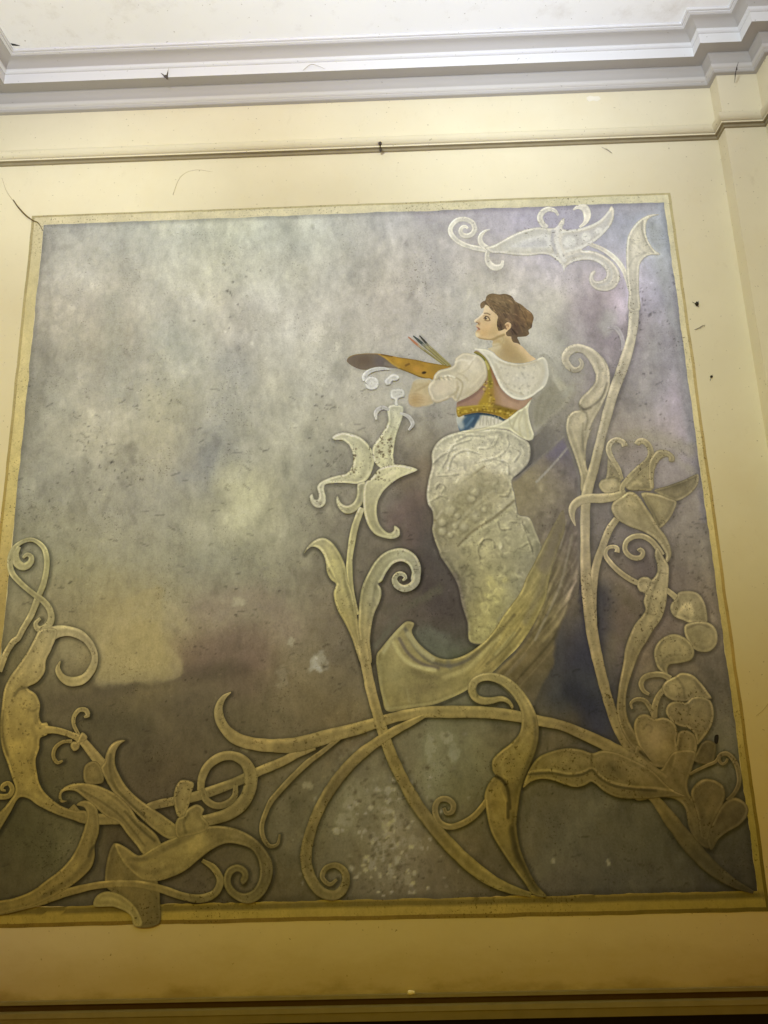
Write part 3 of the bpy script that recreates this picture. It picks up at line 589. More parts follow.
def paint_sky():
    nx, nz = 470, 472
    X, Z = np.meshgrid(np.linspace(PX0, PX1, nx), np.linspace(PZ0, PZ1, nz)); X = X.ravel().copy(); Z = Z.ravel().copy()
    W_ = np.stack([X, Z], 1)
    edge = (W_[:, 0] < PX0+1e-6) | (W_[:, 0] > PX1-1e-6) | (W_[:, 1] < PZ0+1e-6) | (W_[:, 1] > PZ1-1e-6)
    p = to_photo(X, Z); x, y = p[:, 0], p[:, 1]
    cv = Canvas(x, y, SKY(x+9*fbm(x, y, 45, 3, 21), y+9*fbm(x, y, 45, 3, 22)))
    cv.fix = sky_fix
    up = sstep(620, 420, y)
    # cloudy dabs and vertical brush drags in the upper sky
    cv.c *= (1+(.020+.022*up)*1.25*fbm(x, y, 70, 5, 4)+.045*up*fbm(x*1.9, y*.75, 46, 4, 5)+.05*fbm(x, y, 16, 4, 6))[:, None]
    warm = fbm(x, y, 55, 4, 31)[:, None]
    cv.c *= 1+warm*np.array([.010, .004, -.016])
    R = random.Random(5)
    for i in range(1700):
        bx, by = R.uniform(0, 760), R.uniform(205, 905)
        r = R.uniform(1.5, 5) if i % 3 else R.uniform(5, 18); k = R.uniform(.92, 1.075)
        cv.blob(bx, by, r*R.uniform(.4, 1), r*R.uniform(.8, 2.2), k, R.uniform(.3, .85), .45, R.uniform(-35, 25), .5)
    for i in range(420):   # short drags of the brush
        bx, by = R.uniform(0, 760), R.uniform(205, 900); a = R.uniform(1.1, 2.1) if R.random() < .7 else R.uniform(-.5, .7); l = R.uniform(8, 34)
        cv.stroke([(bx, by), (bx+l*.5*math.cos(a)+R.uniform(-2, 2), by+l*.5*math.sin(a)), (bx+l*math.cos(a), by+l*math.sin(a))], R.uniform(.93, 1.07), R.uniform(2, 7), R.uniform(.3, .7), .7, .8)
    # blue-grey and pale drags of the left sky
    for (pts, c, w, o) in [
        ([(48, 235), (44, 320), (30, 470)], .93, 14, .6), ([(75, 330), (70, 420)], (160, 158, 150), 14, .3), ([(112, 300), (116, 390)], (168, 170, 164), 20, .45), ([(140, 320), (136, 400)], (162, 160, 156), 12, .4),
        ([(205, 452), (207, 468)], (142, 143, 146), 12, .5), ([(180, 478), (200, 476), (240, 478)], (148, 148, 152), 10, .45), ([(165, 270), (240, 262), (290, 275)], (204, 204, 190), 34, .3),
        ([(230, 480), (250, 500), (238, 520)], (204, 199, 168), 28, .7), ([(150, 395), (160, 430)], (196, 190, 168), 22, .4), ([(225, 360), (245, 375)], (172, 174, 182), 22, .45), ([(270, 320), (262, 400), (285, 440)], (194, 191, 180), 26, .2),
        ([(420, 215), (470, 212), (540, 208), (650, 206)], (176, 170, 188), 14, .45), ([(510, 232), (560, 225), (600, 215)], (170, 166, 182), 20, .35), ([(652, 225), (676, 330), (694, 440)], (158, 164, 176), 12, .5), ([(672, 330), (690, 430), (705, 520)], (128, 122, 140), 6, .5),
        ([(600, 300), (598, 360), (588, 400)], (146, 138, 152), 16, .55), ([(622, 330), (612, 372)], (138, 130, 146), 9, .6), ([(555, 300), (535, 330), (548, 352)], (206, 205, 204), 24, .6), ([(610, 318), (606, 328)], (182, 184, 190), 14, .6),
        ([(600, 450), (640, 436), (690, 450)], (158, 150, 132), 14, .5), ([(645, 445), (690, 470), (698, 485)], (160, 152, 138), 8, .4),
        ([(100, 686), (170, 676), (240, 668)], (84, 74, 58), 16, .75), ([(130, 690), (60, 700)], (96, 84, 62), 12, .5), ([(90, 720), (140, 725)], (72, 66, 44), 22, .5), ([(190, 660), (250, 640), (245, 680)], (112, 90, 78), 36, .5), ([(205, 610), (260, 600), (290, 630)], (138, 120, 108), 26, .45),
        ([(405, 480), (430, 470), (425, 520)], (128, 108, 88), 22, .5), ([(395, 520), (415, 500), (412, 540)], (112, 88, 88), 20, .5), ([(425, 515), (430, 560), (440, 600)], (84, 76, 78), 24, .5), ([(420, 560), (435, 600), (458, 612)], (74, 65, 66), 20, .6),
        ([(385, 610), (420, 600), (440, 588)], (92, 86, 74), 8, .5), ([(378, 645), (400, 612), (440, 590)], (96, 94, 82), 6, .45), ([(372, 650), (388, 632), (398, 618)], (98, 98, 84), 3, .5),
        ([(420, 640), (440, 650), (452, 655)], (98, 104, 92), 24, .7), ([(430, 632), (445, 640)], (108, 112, 104), 10, .6), ([(455, 660), (470, 655), (478, 648)], (76, 80, 56), 12, .7),
        ([(598, 600), (590, 660), (600, 720)], (54, 55, 72), 30, .75), ([(560, 700), (575, 680), (600, 690)], (62, 64, 70), 24, .6), ([(578, 560), (584, 600), (592, 650)], (58, 54, 72), 8, .7), ([(570, 690), (590, 705)], (40, 42, 58), 18, .6), ([(560, 640), (556, 690)], (76, 76, 80), 10, .4),
        ([(620, 590), (640, 615), (630, 640)], (92, 82, 62), 14, .45), ([(612, 640), (606, 680)], (118, 106, 78), 14, .4), ([(640, 560), (650, 575)], (92, 80, 84), 18, .5),
        ([(434, 740), (438, 790)], (136, 134, 108), 22, .4), ([(446, 790), (470, 780)], (92, 88, 58), 26, .4), ([(600, 800), (560, 850), (540, 870)], (90, 86, 66), 20, .35), ([(620, 850), (680, 880)], (66, 60, 42), 24, .4), ([(535, 800), (530, 840)], (92, 84, 64), 8, .35),
        ([(20, 830), (50, 860)], (66, 62, 32), 30, .4), ([(60, 790), (90, 800)], (84, 78, 50), 20, .4), ([(275, 800), (290, 840)], (108, 100, 78), 20, .35), ([(330, 800), (345, 840), (330, 870)], (104, 98, 78), 24, .4)]:
        cv.stroke(pts, c, w, o, .85, 1.5)
    # the ochre patch in the left sky, with a fairly sharp edge
    cv.poly([(100, 628), (128, 600), (160, 588), (164, 640), (178, 652), (182, 676), (140, 682), (96, 684)], (168, 153, 108), .6, 3.2, 2.5)
    cv.poly([(112, 640), (150, 622), (166, 650), (172, 674), (100, 680)], (166, 148, 94), .45, 4, 3)
    cv.poly([(-40, 686), (100, 686), (180, 680), (240, 668), (330, 700), (330, 730), (200, 760), (60, 740), (-40, 720)], (98, 86, 62), .3, 7, 4)
    # plaster losses: pale irregular flakes
    for bx, by, rx, ry, c in [(320, 661, 7, 8, (150, 146, 134)), (318, 668, 4, 4, (168, 166, 158)), (292, 642, 3, 4, (160, 154, 132)), (282, 676, 6, 9, (134, 122, 98)), (237, 602, 7, 6, (162, 156, 132)), (313, 664, 3, 8, (158, 154, 142)), (246, 748, 4, 4, (140, 128, 92)), (309, 786, 5, 4, (132, 124, 98)), (337, 831, 3, 3, (140, 134, 116)),
        (388, 790, 4, 5, (138, 132, 122)), (389, 801, 4, 6, (140, 134, 124)), (387, 812, 5, 3, (138, 132, 122)), (383, 826, 1.5, 4, (136, 130, 118)), (553, 861, 2, 2, (120, 114, 92)), (608, 862, 1.5, 3, (118, 112, 92)), (376, 845, 5, 12, (122, 116, 102)), (372, 862, 5, 8, (120, 114, 100)), (384, 850, 3, 11, (128, 122, 110)), (393, 842, 3, 7, (126, 120, 108)), (398, 860, 3, 5, (132, 126, 114)), (390, 872, 4, 5, (126, 120, 106)), (408, 880, 4, 6, (116, 108, 90)), (412, 840, 5, 5, (122, 114, 96)), (404, 842, 3, 5, (122, 114, 98)), (345, 820, 8, 8, (122, 117, 98)), (350, 805, 6, 6, (120, 114, 96)), (455, 752, 6, 8, (128, 126, 104)), (447, 738, 6, 5, (132, 128, 104)), (430, 748, 5, 12, (130, 128, 104))]:
        cv.blob(bx, by, rx, ry, tuple(v*1.06 for v in c), .7, .3, R.uniform(-20, 20), .6)
    for i in range(150):
        bx = R.gauss(388, 20); by = R.uniform(775, 896)
        cv.blob(bx, by, R.uniform(.9, 2.6), R.uniform(.9, 3.2), R.choice(((158,150,140),(148,141,128),(80,72,56),(74,66,50))), .65, .4, R.uniform(0, 90), .4)
    for i in range(160):
        bx = R.uniform(290, 470); by = R.uniform(730, 890)
        cv.blob(bx, by, R.uniform(.8, 2.4), R.uniform(.8, 2.4), R.choice(((132,126,112),(124,117,98),(80,72,52),(76,68,48))), .45, .4, 0, .4)
    for gx, gy, gr, gn in [(85, 435, 12, 26), (150, 400, 14, 22), (75, 490, 24, 30), (120, 470, 16, 20), (60, 560, 26, 30), (225, 330, 20, 16), (230, 285, 14, 10), (330, 415, 16, 20), (325, 462, 8, 16), (655, 300, 16, 22), (676, 286, 5, 12), (650, 330, 24, 26), (640, 400, 26, 24), (680, 520, 14, 24), (690, 560, 14, 20), (702, 590, 10, 26), (610, 600, 12, 20), (615, 560, 14, 16), (60, 840, 16, 24), (75, 850, 10, 16), (100, 870, 20, 16), (390, 885, 22, 60), (300, 800, 20, 26), (560, 790, 22, 16), (420, 595, 20, 20), (470, 860, 20, 20), (330, 690, 30, 30), (200, 700, 40, 40), (240, 600, 30, 20)]:
        for q in range(gn):
            cv.blob(R.gauss(gx, gr), R.gauss(gy, gr), R.uniform(.5, 1.4), R.uniform(.5, 1.2), R.choice((.66, .72, .78, .8, 1.12)), .7, .4, R.uniform(0, 90), .4)
    for i in range(260):   # short hairline checks
        bx, by = R.uniform(0, 760), R.uniform(380, 900); a = R.uniform(-.6, .9); l = R.uniform(3, 9)
        cv.stroke([(bx, by), (bx+l*.5*math.cos(a), by+l*.5*math.sin(a)+R.uniform(-1, 1)), (bx+l*math.cos(a), by+l*math.sin(a))], .74, R.uniform(.9, 1.5), .5, .5)
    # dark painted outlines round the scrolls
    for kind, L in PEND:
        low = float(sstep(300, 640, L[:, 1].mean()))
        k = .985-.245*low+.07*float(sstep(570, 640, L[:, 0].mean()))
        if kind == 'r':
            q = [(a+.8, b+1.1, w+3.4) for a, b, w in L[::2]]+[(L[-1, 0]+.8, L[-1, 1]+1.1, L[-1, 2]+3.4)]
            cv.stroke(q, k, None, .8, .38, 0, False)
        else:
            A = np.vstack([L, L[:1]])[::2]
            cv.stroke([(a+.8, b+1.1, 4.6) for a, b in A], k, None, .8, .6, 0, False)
    cv.c *= (1-.16*(1-sstep(0, .03, np.minimum(np.minimum(X-PX0, PX1-X), np.minimum(Z-PZ0, PZ1-Z)))))[:, None]
    W_[:, 0] += np.where(edge, .0030*fbm(x, y, 14, 3, 71), 0); W_[:, 1] += np.where(edge, .0030*fbm(x, y, 14, 3, 72), 0)
    Fc = [(j*nx+i, j*nx+i+1, (j+1)*nx+i+1, (j+1)*nx+i) for j in range(nz-1) for i in range(nx-1)]
    keep = LAY[0]; LAY[0] = SKYLAYER-1
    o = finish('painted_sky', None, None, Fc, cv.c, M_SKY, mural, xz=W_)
    LAY[0] = keep
    return o
# ================================================================ the painted woman
F1 = lambda p: K(460, 280, 100, p)
F2 = lambda p: K(340, 325, 100, p)
F3 = lambda p: K(400, 330, 100, p)
F4 = lambda p: K(480, 350, 100, p)
F5 = lambda p: K(420, 420, 140, p)
F6 = lambda p: K(500, 420, 140, p)
F7 = lambda p: K(370, 580, 150, p)
F8 = lambda p: K(480, 580, 150, p)
FF = lambda p: K(470, 300, 50, p)

# --- skin: face, neck, upper back (one continuous painted body)
skin_out = F1([(215, 186), (196, 196), (182, 222), (178, 246), (162, 268), (138, 288), (112, 308), (108, 317), (120, 327), (139, 333), (132, 341), (122, 348), (122, 358), (128, 365), (138, 377), (128, 386), (124, 395), (117, 408), (120, 424), (128, 438), (150, 451), (190, 460), (236, 464), (252, 468), (246, 496), (250, 511), (236, 520), (214, 528), (222, 548), (262, 580), (300, 606), (420, 655), (505, 645), (585, 615), (535, 572), (488, 520), (452, 488), (436, 430), (430, 330), (400, 230), (330, 190), (270, 180)])
def skin_paint(v):
    b = FF
    v.poly(b([(330, 640), (440, 570), (560, 560), (640, 640), (700, 700), (760, 768), (900, 1000), (500, 1000), (300, 768), (340, 690)]), (177, 155, 108), 1, 5)
    v.stroke(b([(200, 820), (330, 740), (420, 720)]), (206, 193, 155), 7, .9, .7)
    v.stroke(b([(330, 760), (440, 800), (520, 900)]), (198, 184, 145), 9, .6, .9)
    v.blob(*b([(560, 820)])[0], 8, 7, (158, 134, 90), .6, .8); v.blob(*b([(640, 900)])[0], 10, 5, (164, 142, 98), .6, .8)
    v.blob(*b([(760, 950)])[0], 8, 4, (168, 150, 106), .5, .8)
    v.stroke(b([(420, 560), (500, 600), (505, 640)]), (196, 178, 132), 4, .6, .7)
    # face modelling
    v.blob(*b([(250, 150)])[0], 5, 5, (226, 206, 166), .9, .8); v.blob(*b([(330, 200)])[0], 5, 3, (212, 186, 142), .6, .8, 30)
    v.blob(*b([(280, 420)])[0], 7, 5, (209, 176, 126), .8, .9, 20); v.blob(*b([(215, 510)])[0], 5, 4, (197, 163, 110), .8, .9)
    v.blob(*b([(350, 500)])[0], 6, 4, (184, 158, 108), .7, .9, -20); v.blob(*b([(390, 420)])[0], 3.5, 6, (190, 165, 116), .6, .9, 10)
    v.stroke(b([(120, 590), (230, 612), (330, 615), (430, 570), (520, 535)]), (150, 128, 82), 2.2, .8, .7)
    v.stroke(b([(345, 712), (420, 700), (500, 668)]), (160, 140, 98), 1.4, .3, .8)
    v.stroke(b([(500, 560), (520, 620), (500, 650)]), (156, 136, 94), 1.0, .3, .6)
    # nose bridge light, tip, nostril
    v.stroke(b([(195, 215), (130, 270), (70, 325)]), (232, 218, 186), 2.2, .85, .6); v.stroke(b([(205, 250), (160, 300), (140, 350)]), (208, 182, 140), 2.4, .5, .7)
    v.stroke(b([(100, 348), (125, 358), (140, 372)]), (128, 92, 62), 1.4, .9, .5); v.stroke(b([(140, 340), (155, 360), (145, 385)]), (186, 150, 104), 1.2, .7, .6)
    # mouth
    v.stroke(b([(92, 428), (118, 432), (146, 450)]), (128, 72, 54), 1.3, .85, .5); v.stroke(b([(92, 415), (110, 418), (125, 428)]), (172, 112, 86), 1.1, .7, .5)
    v.stroke(b([(95, 458), (120, 462), (138, 456)]), (180, 122, 94), 1.3, .7, .5); v.stroke(b([(100, 490), (130, 492)]), (176, 148, 104), 1.0, .6, .6)
    v.blob(*b([(105, 535)])[0], 2.6, 2.2, (222, 206, 158), .8, .7); v.stroke(b([(100, 385), (106, 410)]), (212, 186, 146), 1.2, .7, .6)
    # brow, eye
    v.stroke(b([(222, 207), (262, 205), (305, 226)]), (112, 90, 62), 1.1, .8, .5); v.stroke(b([(215, 245), (245, 238), (300, 275)]), (176, 146, 104), 1.6, .6, .7)
    v.poly(b([(218, 280), (245, 252), (282, 268), (304, 305), (280, 318), (240, 312)]), (200, 180, 136), .6, .5)
    v.stroke(b([(214, 285), (242, 250), (280, 262), (308, 312)]), (84, 62, 42), .8, .9, .5); v.blob(*b([(243, 278)])[0], 1.1, 1.6, (58, 44, 32), .95, .4)
    v.blob(*b([(252, 270)])[0], .5, .5, (222, 212, 180), .9, .3); v.stroke(b([(225, 308), (265, 322), (298, 318)]), (122, 92, 58), .9, .8, .5)
    # ear
    v.blob(*b([(580, 395)])[0], 3.4, 3.9, (206, 172, 124), 1, .4); v.stroke(b([(545, 365), (580, 355), (615, 385), (600, 430)]), (222, 194, 148), 1.0, .8, .5)
    v.stroke(b([(560, 390), (585, 380), (590, 410)]), (164, 124, 82), 1.1, .8, .5); v.stroke(b([(540, 400), (545, 430), (555, 445)]), (92, 66, 44), 1.2, .8, .5)
    v.stroke(b([(480, 470), (500, 500), (530, 480)]), (206, 184, 138), 2.2, .6, .7)
woman = patch('painted_woman', skin_out, step=.5, base=(212, 186, 140), mat=M_FIG, paint=skin_paint, rim=0, noise=.02, shadow=False)

hair_out = F1([(155, 196), (160, 178), (176, 164), (192, 158), (204, 126), (224, 110), (250, 104), (300, 111), (345, 107), (395, 124), (425, 163), (470, 189), (512, 224), (550, 254), (566, 290), (556, 332), (551, 365), (526, 386), (531, 412), (512, 431), (470, 437), (441, 441), (450, 465), (463, 498), (440, 486), (410, 479), (396, 456), (392, 436), (362, 431), (352, 408), (368, 388), (390, 366), (391, 338), (366, 324), (344, 343), (346, 372), (322, 386), (296, 391), (288, 372), (283, 350), (285, 312), (291, 282), (266, 252), (240, 230), (216, 201), (196, 191), (181, 214), (163, 220)])
def hair_paint(v):
    b = F1
    v.blob(*b([(300, 160)])[0], 12, 6, (128, 108, 76), .7, .9, 20); v.blob(*b([(500, 290)])[0], 7, 10, (132, 104, 68), .75, .8, 30); v.blob(*b([(430, 370)])[0], 8, 9, (86, 68, 54), .8, .8)
    v.blob(*b([(190, 185)])[0], 4, 3, (118, 98, 70), .7, .8); v.blob(*b([(310, 340)])[0], 3, 5, (78, 58, 42), .7, .8); v.blob(*b([(360, 280)])[0], 8, 3, (108, 86, 64), .7, .8, 10)
    v.stroke(b([(430, 200), (440, 300), (420, 400)]), (84, 64, 46), 4, .6, .9); v.stroke(b([(540, 270), (550, 330)]), (122, 92, 58), 3, .6, .8)
    R = random.Random(3)
    for i in range(130):
        x0, y0 = R.uniform(190, 540), R.uniform(115, 400)
        a = R.uniform(.2, 1.3); l = R.uniform(18, 55)
        v.stroke(b([(x0, y0), (x0+l*.5*math.cos(a), y0+l*.5*math.sin(a)-4), (x0+l*math.cos(a), y0+l*math.sin(a))]), R.choice((1.22, 1.14, .82, .78, 1.1)), R.uniform(.5, 1.2), .7, .6)
    for pts in ([(200, 150), (260, 125), (330, 135), (400, 190)], [(230, 180), (300, 200), (370, 240)], [(470, 210), (530, 260), (545, 320)], [(470, 250), (510, 300), (500, 360)], [(390, 300), (450, 330), (480, 400)]):
        v.stroke(b(pts), (124, 100, 66), 1.4, .55, .7)
patch('hair', hair_out, woman, .6, (112, 93, 66), M_FIG, hair_paint, 0, noise=.12, shadow=False)

# --- far arm under a thin sleeve
far_out = F4([(455, 40), (500, 30), (545, 60), (590, 130), (625, 215), (680, 262), (725, 240), (742, 300), (705, 400), (600, 500), (500, 590), (440, 650), (408, 665), (380, 560), (366, 440), (400, 370), (490, 270), (525, 200)])
def far_paint(v):
    b = F4
    v.poly(b([(440, 330), (520, 270), (570, 240), (640, 340), (640, 420), (520, 540), (420, 600), (385, 500), (400, 400)]), (143, 138, 116), .85, 5); v.stroke(b([(560, 40), (590, 150), (640, 260), (690, 330)]), (172, 168, 148), 9, .75, .9)
    v.stroke(b([(700, 330), (640, 430), (520, 540), (440, 620)]), (160, 153, 130), 4, .7, .8); v.stroke(b([(540, 100), (560, 200), (620, 300)]), (186, 180, 158), 3, .6, .8)
    v.stroke(b([(470, 350), (440, 460), (430, 560)]), (126, 120, 98), 3, .5, .9); v.stroke(b([(560, 330), (500, 440), (460, 560)]), (128, 122, 100), 3, .4, .9); v.blob(*b([(640, 250)])[0], 5, 6, (186, 178, 142), .5, .9)
    v.blob(*b([(610, 200)])[0], 4, 8, (170, 168, 144), .5, .9, 20)
patch('far_sleeve', far_out, woman, 1.2, (158, 153, 134), M_CLOTH, far_paint, 0, noise=.06, blend=5, shadow=False)

# --- veil and train of the dress behind the legs
veil_out = F6([(0, 380), (20, 340), (90, 312), (180, 236), (260, 166), (350, 82), (362, 110), (384, 160), (408, 230), (432, 300), (440, 420), (440, 600), (440, 768)])+F8([(502, 60), (470, 150), (424, 225), (395, 330), (384, 440), (330, 540), (280, 640)])+[(520, 704), (505, 690), (492, 676), (515, 650), (535, 615), (534, 590), (520, 560), (505, 520)]
VEILC = Field([(500, 480, 128, 121, 106), (500, 530, 118, 111, 96), (512, 565, 112, 106, 90), (530, 480, 132, 125, 110), (560, 450, 110, 105, 120), (575, 450, 104, 100, 122), (555, 490, 120, 114, 108), (575, 500, 112, 106, 108), (548, 530, 104, 98, 96), (575, 540, 108, 100, 100), (552, 570, 110, 102, 84), (570, 590, 98, 90, 84), (545, 610, 106, 98, 74), (560, 640, 90, 82, 66), (530, 660, 96, 86, 64), (510, 680, 94, 84, 60), (545, 690, 80, 74, 62), (520, 700, 82, 74, 58)])
def veil_paint(v):
    b = F6
    v.poly(b([(250, 190), (370, 80), (400, 140), (290, 230)]), (108, 101, 116), .5, 4)
    v.poly(b([(180, 130), (300, 20), (360, 60), (200, 215), (120, 270)]), (132, 126, 110), .5, 7)
    v.stroke(b([(80, 318), (200, 215), (355, 80)]), (178, 170, 148), 2.2, .9, .6); v.stroke(b([(200, 340), (300, 235), (385, 135)]), (160, 154, 138), 1.8, .8, .6)
    R = random.Random(9)
    for i in range(46):   # streaks running down and to the left
        x0 = R.uniform(545, 590); y0 = R.uniform(520, 600); l = R.uniform(40, 110)
        v.stroke([(x0, y0), (x0-l*.20, y0+l*.5), (x0-l*.62, y0+l)], R.choice((1.16, 1.2, .84, .86, 1.1)), R.uniform(1.2, 3.4), .55, .8)
    for pts in ([(558, 532), (553, 560), (540, 600), (516, 640)], [(572, 535), (560, 585), (535, 640)], [(566, 520), (560, 548)]):
        v.stroke(pts, (142, 132, 106), 2.2, .6, .8)
    v.stroke(F8([(290, 190), (240, 300), (120, 420)]), (88, 78, 58), 4, .7, .8); v.stroke(F8([(330, 80), (250, 230), (110, 420)]), (90, 80, 60), 2, .6, .8); v.stroke(F8([(230, 380), (160, 460), (140, 480)]), (112, 100, 74), 4, .5, .8)
    for i in range(60):
        v.blob(R.uniform(530, 580), R.uniform(470, 640), R.uniform(1, 4), R.uniform(1, 5), R.choice((1.12, .88)), .6, .7, 0, .3)
veil = patch('veil', veil_out, woman, 1.2, lambda x, y: VEILC(x, y)*np.array([1.03, 1.0, .86]), M_CLOTH, veil_paint, 0, noise=.07, blend=4, shadow=False)

# --- skirt
skirt_out = F5([(165, 78), (240, 60), (330, 50), (430, 48), (485, 56), (545, 90), (598, 128), (606, 190), (592, 240), (545, 290), (508, 325), (506, 352), (518, 400), (530, 470), (545, 520), (598, 532), (640, 620), (668, 700), (664, 768)])+[(540, 572), (531, 600), (512, 622), (488, 643), (470, 642), (467, 622), (462, 606), (457, 584), (448, 568), (440, 556)]+F5([(100, 715), (78, 655), (66, 600), (71, 560), (66, 500), (42, 460), (35, 400), (45, 330), (64, 250), (64, 182), (82, 138), (120, 100)])
SKIRTC = Field([(440, 440, 188, 182, 152), (470, 432, 190, 184, 152), (505, 432, 186, 180, 150), (525, 445, 178, 172, 145), (430, 470, 184, 176, 146), (430, 495, 176, 168, 134), (455, 470, 180, 172, 142), (490, 470, 178, 170, 140), (515, 470, 172, 165, 138), (440, 510, 150, 142, 108), (465, 495, 154, 146, 112), (445, 540, 142, 134, 104), (485, 505, 158, 150, 116), (500, 520, 158, 151, 116), (520, 520, 158, 150, 118), (470, 540, 158, 150, 110), (500, 550, 158, 150, 112), (525, 545, 148, 142, 108), (465, 570, 140, 132, 96), (490, 575, 164, 155, 108), (495, 590, 172, 162, 108), (485, 610, 156, 146, 94), (480, 632, 152, 142, 90), (515, 590, 140, 134, 100), (535, 570, 126, 120, 96), (460, 590, 126, 118, 92)])
def skirt_paint(v):
    b = F5
    # diagonal darker band with rosettes
    v.poly(b([(80, 560), (180, 440), (260, 340), (350, 270), (430, 300), (500, 330), (500, 400), (430, 480), (330, 560), (240, 640), (180, 690), (110, 700)]), (136, 127, 92), .5, 6, 3)
    v.stroke(b([(75, 560), (160, 440), (250, 330), (350, 255)]), (118, 108, 76), 2.2, .75, .7); v.stroke(b([(90, 540), (170, 425), (262, 318), (355, 240)]), (194, 186, 150), 2.4, .6, .7)
    v.stroke(b([(210, 690), (290, 610), (400, 540), (520, 440)]), (112, 103, 74), 2.4, .75, .7); v.stroke(b([(215, 700), (300, 625), (410, 555), (530, 460)]), (178, 170, 128), 2.4, .6, .7)
    v.stroke(b([(170, 640), (210, 560), (290, 480), (400, 390), (480, 340)]), (176, 168, 130), 2.4, .6, .7); v.stroke(b([(220, 600), (300, 500), (420, 420), (510, 380)]), (182, 174, 134), 1.8, .5, .7)
    for cx, cy, r in ((305, 525, 5.2), (242, 585, 4.4), (350, 490, 2.8), (190, 580, 3), (165, 630, 2.8), (160, 490, 6), (205, 525, 3), (120, 610, 4), (120, 560, 4), (300, 390, 5), (410, 355, 4), (280, 430, 4)):
        x0, y0 = b([(cx, cy)])[0]
        v.blob(x0+.8, y0+1, r*1.1, r*1.1, .8, .7, .4); v.blob(x0, y0, r, r, (176, 167, 128), .75, .4); v.blob(x0-.8, y0-.8, r*.45, r*.45, (192, 184, 146), .6, .7)
    # light leaf ornament, upper part
    for pts in ([(75, 240), (120, 200), (200, 160)], [(100, 300), (150, 220), (180, 150), (280, 110)], [(160, 280), (180, 210), (250, 170), (330, 190)], [(340, 230), (440, 200), (490, 140), (480, 90)], [(330, 160), (400, 150), (430, 100)], [(90, 380), (110, 350), (140, 370), (120, 400)], [(60, 450), (120, 420), (150, 430)], [(500, 150), (550, 180), (520, 230)], [(200, 120), (260, 90), (350, 90)], [(420, 220), (480, 240), (490, 300)], [(440, 420), (480, 420), (500, 380)], [(100, 310), (180, 305), (210, 300)], [(330, 700), (350, 660), (400, 660), (410, 700)], [(430, 560), (440, 600), (500, 600)], [(500, 560), (560, 570), (600, 620)], [(560, 560), (590, 640), (620, 720)], [(330, 760), (320, 700), (350, 660)], [(560, 700), (600, 680), (620, 740)]):
        v.stroke(b(pts), .80, 1.5, .75, .6, .5); v.stroke([(x-1.6, y-1.4) for x, y in b(pts)], 1.12, 1.8, .65, .7, .5)
    v.stroke(b([(500, 330), (512, 400), (530, 470), (540, 520)]), (190, 182, 140), 1.6, .6, .7); v.stroke(b([(485, 310), (495, 350), (505, 370)]), (198, 190, 152), 3, .6, .6); v.stroke(b([(545, 290), (600, 240), (612, 160)]), (140, 132, 112), 4, .5, .9)
    v.stroke(b([(120, 105), (80, 145), (66, 190), (62, 250), (46, 330), (38, 400), (44, 455), (66, 498)]), (204, 197, 164), 2.6, .8, .7); v.stroke(b([(72, 560), (68, 600), (82, 655), (105, 715)]), (186, 176, 130), 1.8, .75, .6); v.stroke(b([(600, 535), (640, 620), (668, 700)]), (170, 162, 118), 1.6, .6, .7)
    v.blob(*b([(110, 275)])[0], 3, 4, (206, 200, 164), .7, .6); v.blob(*b([(440, 690)])[0], 1.8, 4, (206, 198, 152), .8, .5); v.blob(*b([(430, 145)])[0], 8, 6, (190, 183, 150), .5, .8, -30)
    v.stroke(b([(0, 690), (5, 720)]), 1, 1, 0)
    v.stroke([(455, 574), (462, 600), (468, 630)], (112, 102, 88), 4, .6, .9); v.stroke([(540, 565), (524, 592), (500, 620)], (106, 102, 86), 5, .45, .9)
    # heavy ochre lights near the knee
    for x0, y0, r in ((492, 584, 5), (500, 590, 6), (488, 596, 4), (484, 604, 4), (480, 620, 4), (497, 600, 5), (486, 612, 4), (478, 630, 3), (505, 580, 4), (490, 580, 4)):
        v.blob(x0, y0, r, r*.8, (184, 173, 112), .55, .6, 20, .4)
    R = random.Random(12)
    for i in range(620):
        x0, y0 = R.uniform(425, 542), R.uniform(432, 640); a = R.uniform(0, 6.28); r = R.uniform(1.5, 5.5)
        v.stroke([(x0+r*math.cos(a), y0+r*math.sin(a)), (x0+r*math.cos(a+1), y0+r*math.sin(a+1)), (x0+r*math.cos(a+2.2), y0+r*math.sin(a+2.2))], R.choice((1.14, 1.10, .88, .84, .90)), R.uniform(.8, 2.4), .45, .7)
patch('skirt', skirt_out, woman, 1.25, lambda x, y: SKIRTC(x, y)*(1.0+.085*sstep(600, 470, y))[:, None], M_CLOTH, skirt_paint, .10, 2.5, noise=.06, blend=1.2)

